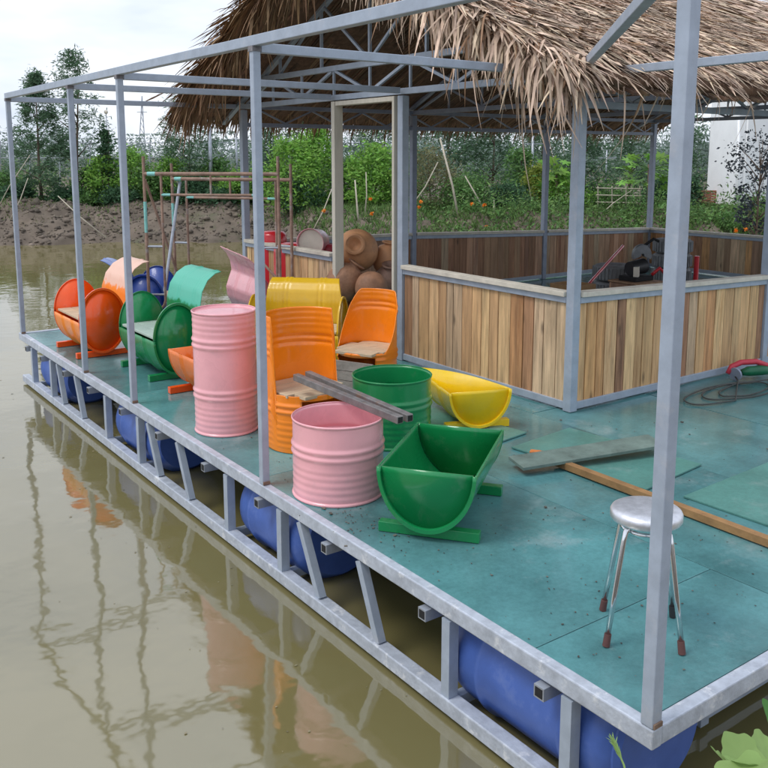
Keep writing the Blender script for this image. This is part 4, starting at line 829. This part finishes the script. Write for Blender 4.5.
# grass on the bank
n_ = 60000; l_ = rng.uniform(-20, 20, n_); dd = bank_d(l_)+rng.uniform(.9, 7, n_); keep = (np.sin(l_*1.3)+np.sin(l_*.47+2)+rng.normal(0, .8, n_)+(dd-bank_d(l_)-2.6)*.8+np.clip(l_+4, 0, 2)*1.3) > 0; l_, dd = l_[keep], dd[keep]; n_ = len(l_)
P = np.stack([CAM.x+l_*r2[0]+dd*f2[0], CAM.y+l_*r2[1]+dd*f2[1], height(l_, dd)-.02], 1); D = unit(np.stack([rng.normal(0, .45, n_), rng.normal(0, .45, n_), np.ones(n_)], 1))
v_, f_ = blades(P, D, rng.uniform(.02, .04, n_), rng.uniform(.06, .2, n_)*np.where(l_ > -3, 1.7, 1), .3, 3, rng.normal(0, 1, (n_, 3))*np.array([1, 1, .1])); o = npmesh('bank_grass', v_, f_, leafm('leaf_grass', (.13, .22, .065), .6)); tag(o, 'short green grass on top of the muddy bank', 'grass'); o['kind'] = 'stuff'
# clods and dry stalks on the bare bank
n_ = 4200; l_ = rng.uniform(-19, -1, n_); bb_ = rng.uniform(-.25, 3.4, n_); dd = bank_d(l_)+bb_
P = np.stack([CAM.x+l_*r2[0]+dd*f2[0], CAM.y+l_*r2[1]+dd*f2[1], height(l_, dd)], 1); sz = rng.gamma(1.6, .022, n_)+.012
oct_ = np.array([[1, 0, 0], [0, 1, 0], [-1, 0, 0], [0, -1, 0], [0, 0, 1], [0, 0, -1.]]); V_ = P[:, None, :]+oct_[None]*sz[:, None, None]*rng.uniform(.6, 1.3, (n_, 6, 1))*np.array([1, 1, .7])
F_ = np.array([[0, 1, 4], [1, 2, 4], [2, 3, 4], [3, 0, 4], [1, 0, 5], [2, 1, 5], [3, 2, 5], [0, 3, 5]]); F_ = (np.arange(n_)[:, None, None]*6+F_[None]).reshape(-1, 3)
o = npmesh('soil_clods', V_.reshape(-1, 3), F_, mat('clod', (.13, .105, .082), .95, .3, 3, island=.5)); tag(o, 'crumbling brown clods and stones on the muddy far bank', 'soil'); o['kind'] = 'stuff'
n_ = 9000; l_ = rng.uniform(-19, 14, n_); dd = bank_d(l_)+rng.uniform(.3, 4, n_); keep = (np.sin(l_*2.3+dd)+np.sin(l_*.9+1.3*dd)+rng.normal(0, .6, n_)) > .35; l_, dd = l_[keep], dd[keep]; n_ = len(l_)
P = np.stack([CAM.x+l_*r2[0]+dd*f2[0], CAM.y+l_*r2[1]+dd*f2[1], height(l_, dd)-.02], 1); D = unit(np.stack([rng.normal(0, .8, n_), rng.normal(0, .8, n_), np.ones(n_)], 1))
v_, f_ = blades(P, D, rng.uniform(.012, .03, n_), rng.uniform(.08, .3, n_), .4, 3, rng.normal(0, 1, (n_, 3))*np.array([1, 1, .1])); o = npmesh('dry_grass', v_, f_, LF_DRY); tag(o, 'straggling dry grass on the slope of the far bank', 'grass'); o['kind'] = 'stuff'
# marigolds
fl = MB()
MG = [(266, 0)]
for px, py, d in ((324, 211, 23.3), (371, 199, 23.3), (372, 214, 23.2), (421, 202, 23.2), (419, 207, 23.2), (472, 204, 23), (484, 205, 23), (487, 227, 22.8), (746, 229, 20.5), (736, 231, 20.3)):
    p_ = at(px, py, d); t_ = thing('marigold', {324: 'orange marigold left of the door jamb', 371: 'upper orange marigold in the door opening', 372: 'lower orange marigold in the door opening', 421: 'upper orange marigold right of the door post', 419: 'lower orange marigold right of the door post', 472: 'orange marigold left of the slanting stake', 484: 'orange marigold right of the slanting stake', 487: 'low orange marigold just above the back fence', 746: 'yellow flower at the foot of the white wall', 736: 'flower left of the yellow one by the white wall'}[px], 'flower', p_, 'marigolds in the garden')
    v_, f_ = leaf_cards(rng.normal(0, .02, (50, 3)), .042, .7, .4); npmesh('bloom', v_, f_, FLOWER, t_)
    MB().tube([(0, 0, -.03), (.02, .01, ground_z(p_.x, p_.y)-p_.z)], .008, 5).build('stem', LF_MID, t_, org=(0, 0, 0))
# white building and brick wall at the right
ha, hb, hc = at(708, 228, 27), at(736, 228, 25.2), at(860, 228, 27.5)
hs = thing('white_building', 'plain white building behind the right end of the pavilion', 'building', (hb.x, hb.y, .3))
def wall(a_, b_, z0, z1, nm, m_, par, th=.2):
    a_, b_ = Vector((a_.x, a_.y, 0)), Vector((b_.x, b_.y, 0)); MB().bar(Vector((a_.x, a_.y, (z0+z1)/2)), Vector((b_.x, b_.y, (z0+z1)/2)), th, z1-z0).build(nm, m_, par)
wall(ha, hb, -.3, 4.2, 'wall', WHITEW, hs); wall(hb+(hc-hb).normalized()*.11, hc, -.3, 4.2, 'wall', WHITEW, hs)
ca = CAM+(ha-CAM)*1.22; cc = hc+FH*4
wall(ha+(ca-ha).normalized()*.11, ca, -.3, 4.2, 'wall', WHITEW, hs)
MB().add([(p.x, p.y, z) for z in (4.2, 4.32) for p in (ha-rgt*.3-FH*.2, hb-FH*.4, hc+rgt*.2-FH*.2, cc, ca)], [(0, 1, 2, 3, 4), (9, 8, 7, 6, 5), (0, 5, 6, 1), (1, 6, 7, 2), (2, 7, 8, 3), (3, 8, 9, 4), (4, 9, 5, 0)]).build('roof', ROOFG, hs)
MB().tube([at(737, 228, 25.05), at(739, 120, 25.05)], .035, 8).build('drain_pipe', WHITEW, hs, smooth=True)
# brick garden wall: bricks as pieces
ba, bb = at(650, 226, 26.4), at(709, 226, 26.4); bw = thing('brick_wall', 'low orange brick garden wall left of the white building', 'wall', (ba.x, ba.y, .2)); dv = (bb-ba); dv.z = 0; ang = math.atan2(dv.y, dv.x); Lb = dv.length; dv.normalize()
MB().bar(Vector((ba.x, ba.y, .56)), Vector((bb.x, bb.y, .56)), .08, .84).build('mortar', mat('mortar', (.35, .30, .26), .9), bw)
bme = MB().box((0, 0, 0), (.205, .10, .062)).build('brick', BRICKW, bw, org=(0, 0, 0)); first = True
for r_ in range(11):
    for k in range(int(Lb/.22)+1):
        p_ = Vector((ba.x, ba.y, .2+r_*.075))+dv*(k*.22+(.11 if r_ % 2 else 0)+.05)
        ob = bme if first else bme.copy()
        if not first: COL.objects.link(ob)
        first = False; ob.parent = bw; ob.location = p_-bw.location; ob.rotation_euler = (0, 0, ang)
# ------------------------------------------------------------------ near bank plants
def lobed(mb, c_, s_, R, n_=26, cup=.25):
    vs = [c_]; 
    for q in range(n_):
        th = 2*math.pi*q/n_; r_ = s_*(.72+.28*abs(math.cos(th*2.5))**.8)*(1 if q % 2 else .9); vs.append(c_+R@Vector((r_*math.cos(th), r_*math.sin(th), cup*r_*r_/s_*random.uniform(.6, 1.2))))
    mb.add(vs, [(0, q+1, (q+1) % n_+1) for q in range(n_)])
def near_plant(label, leaves, m_, root):
    t_ = thing('leafy_plant', label, 'plant', root); stalk = MB()
    for (px, py, d, s_, e) in leaves:
        c_ = at(px, py, d); b2 = MB(); lobed(b2, c_, s_, Euler(e).to_matrix()); ob = b2.build('leaf', m_, t_, smooth=True); md = ob.modifiers.new('sub', 'SUBSURF'); md.levels = md.render_levels = 1
        stalk.tube([c_, (c_+root)/2+Vector((0, 0, .1)), root], .005, 5)
    stalk.build('stalk', m_, t_, smooth=True)
rt = at(765, 800, 1.9); rt.z = ground_z(rt.x, rt.y)-.03
near_plant('pale green leafy plant at the bottom right corner', [(741, 757, 2.05, .07, (.5, -.3, .3)), (728, 766, 2.0, .06, (.7, .3, 1)), (757, 768, 1.95, .08, (.5, .2, 2)), (764, 748, 2.1, .05, (.3, -.5, 1.2)), (744, 775, 1.9, .08, (.4, -.2, 4))], LF_PALE, rt)
rt2 = at(800, 790, 2.1); rt2.z = ground_z(rt2.x, rt2.y)-.03
near_plant('darker green leafy plant at the right edge above the pale one', [(772, 722, 2.3, .07, (.9, -.2, .6)), (778, 742, 2.2, .06, (.6, .4, 2))], leafm('leaf_fresh', (.09, .26, .06), .15), rt2)
gs = thing('grass_stalk', 'single green grass head below the front deck corner', 'grass', at(632, 790, 2.2)); gp = [at(632, 800, 2.15), at(624, 765, 2.25), at(614, 742, 2.3)]
MB().tube([gp[0]-Vector((0, 0, .3))]+gp, [.003, .003, .003, .002], 5).build('stem', LF_PALE, gs)
v_, f_ = [], []
Pg = np.array([gp[1]+(gp[2]-gp[1])*t_ for t_ in np.linspace(.2, 1, 60)]); dirg = np.array((gp[2]-gp[1]).normalized())
v_, f_ = blades(Pg, unit(dirg[None]+rng.normal(0, .2, (60, 3))), .003, .03, .1, 3); npmesh('seed_head', v_-np.array(gs.location), f_, LF_PALE, gs)
for o in list(bpy.data.objects):
    if '_root' in o: del o['_root']
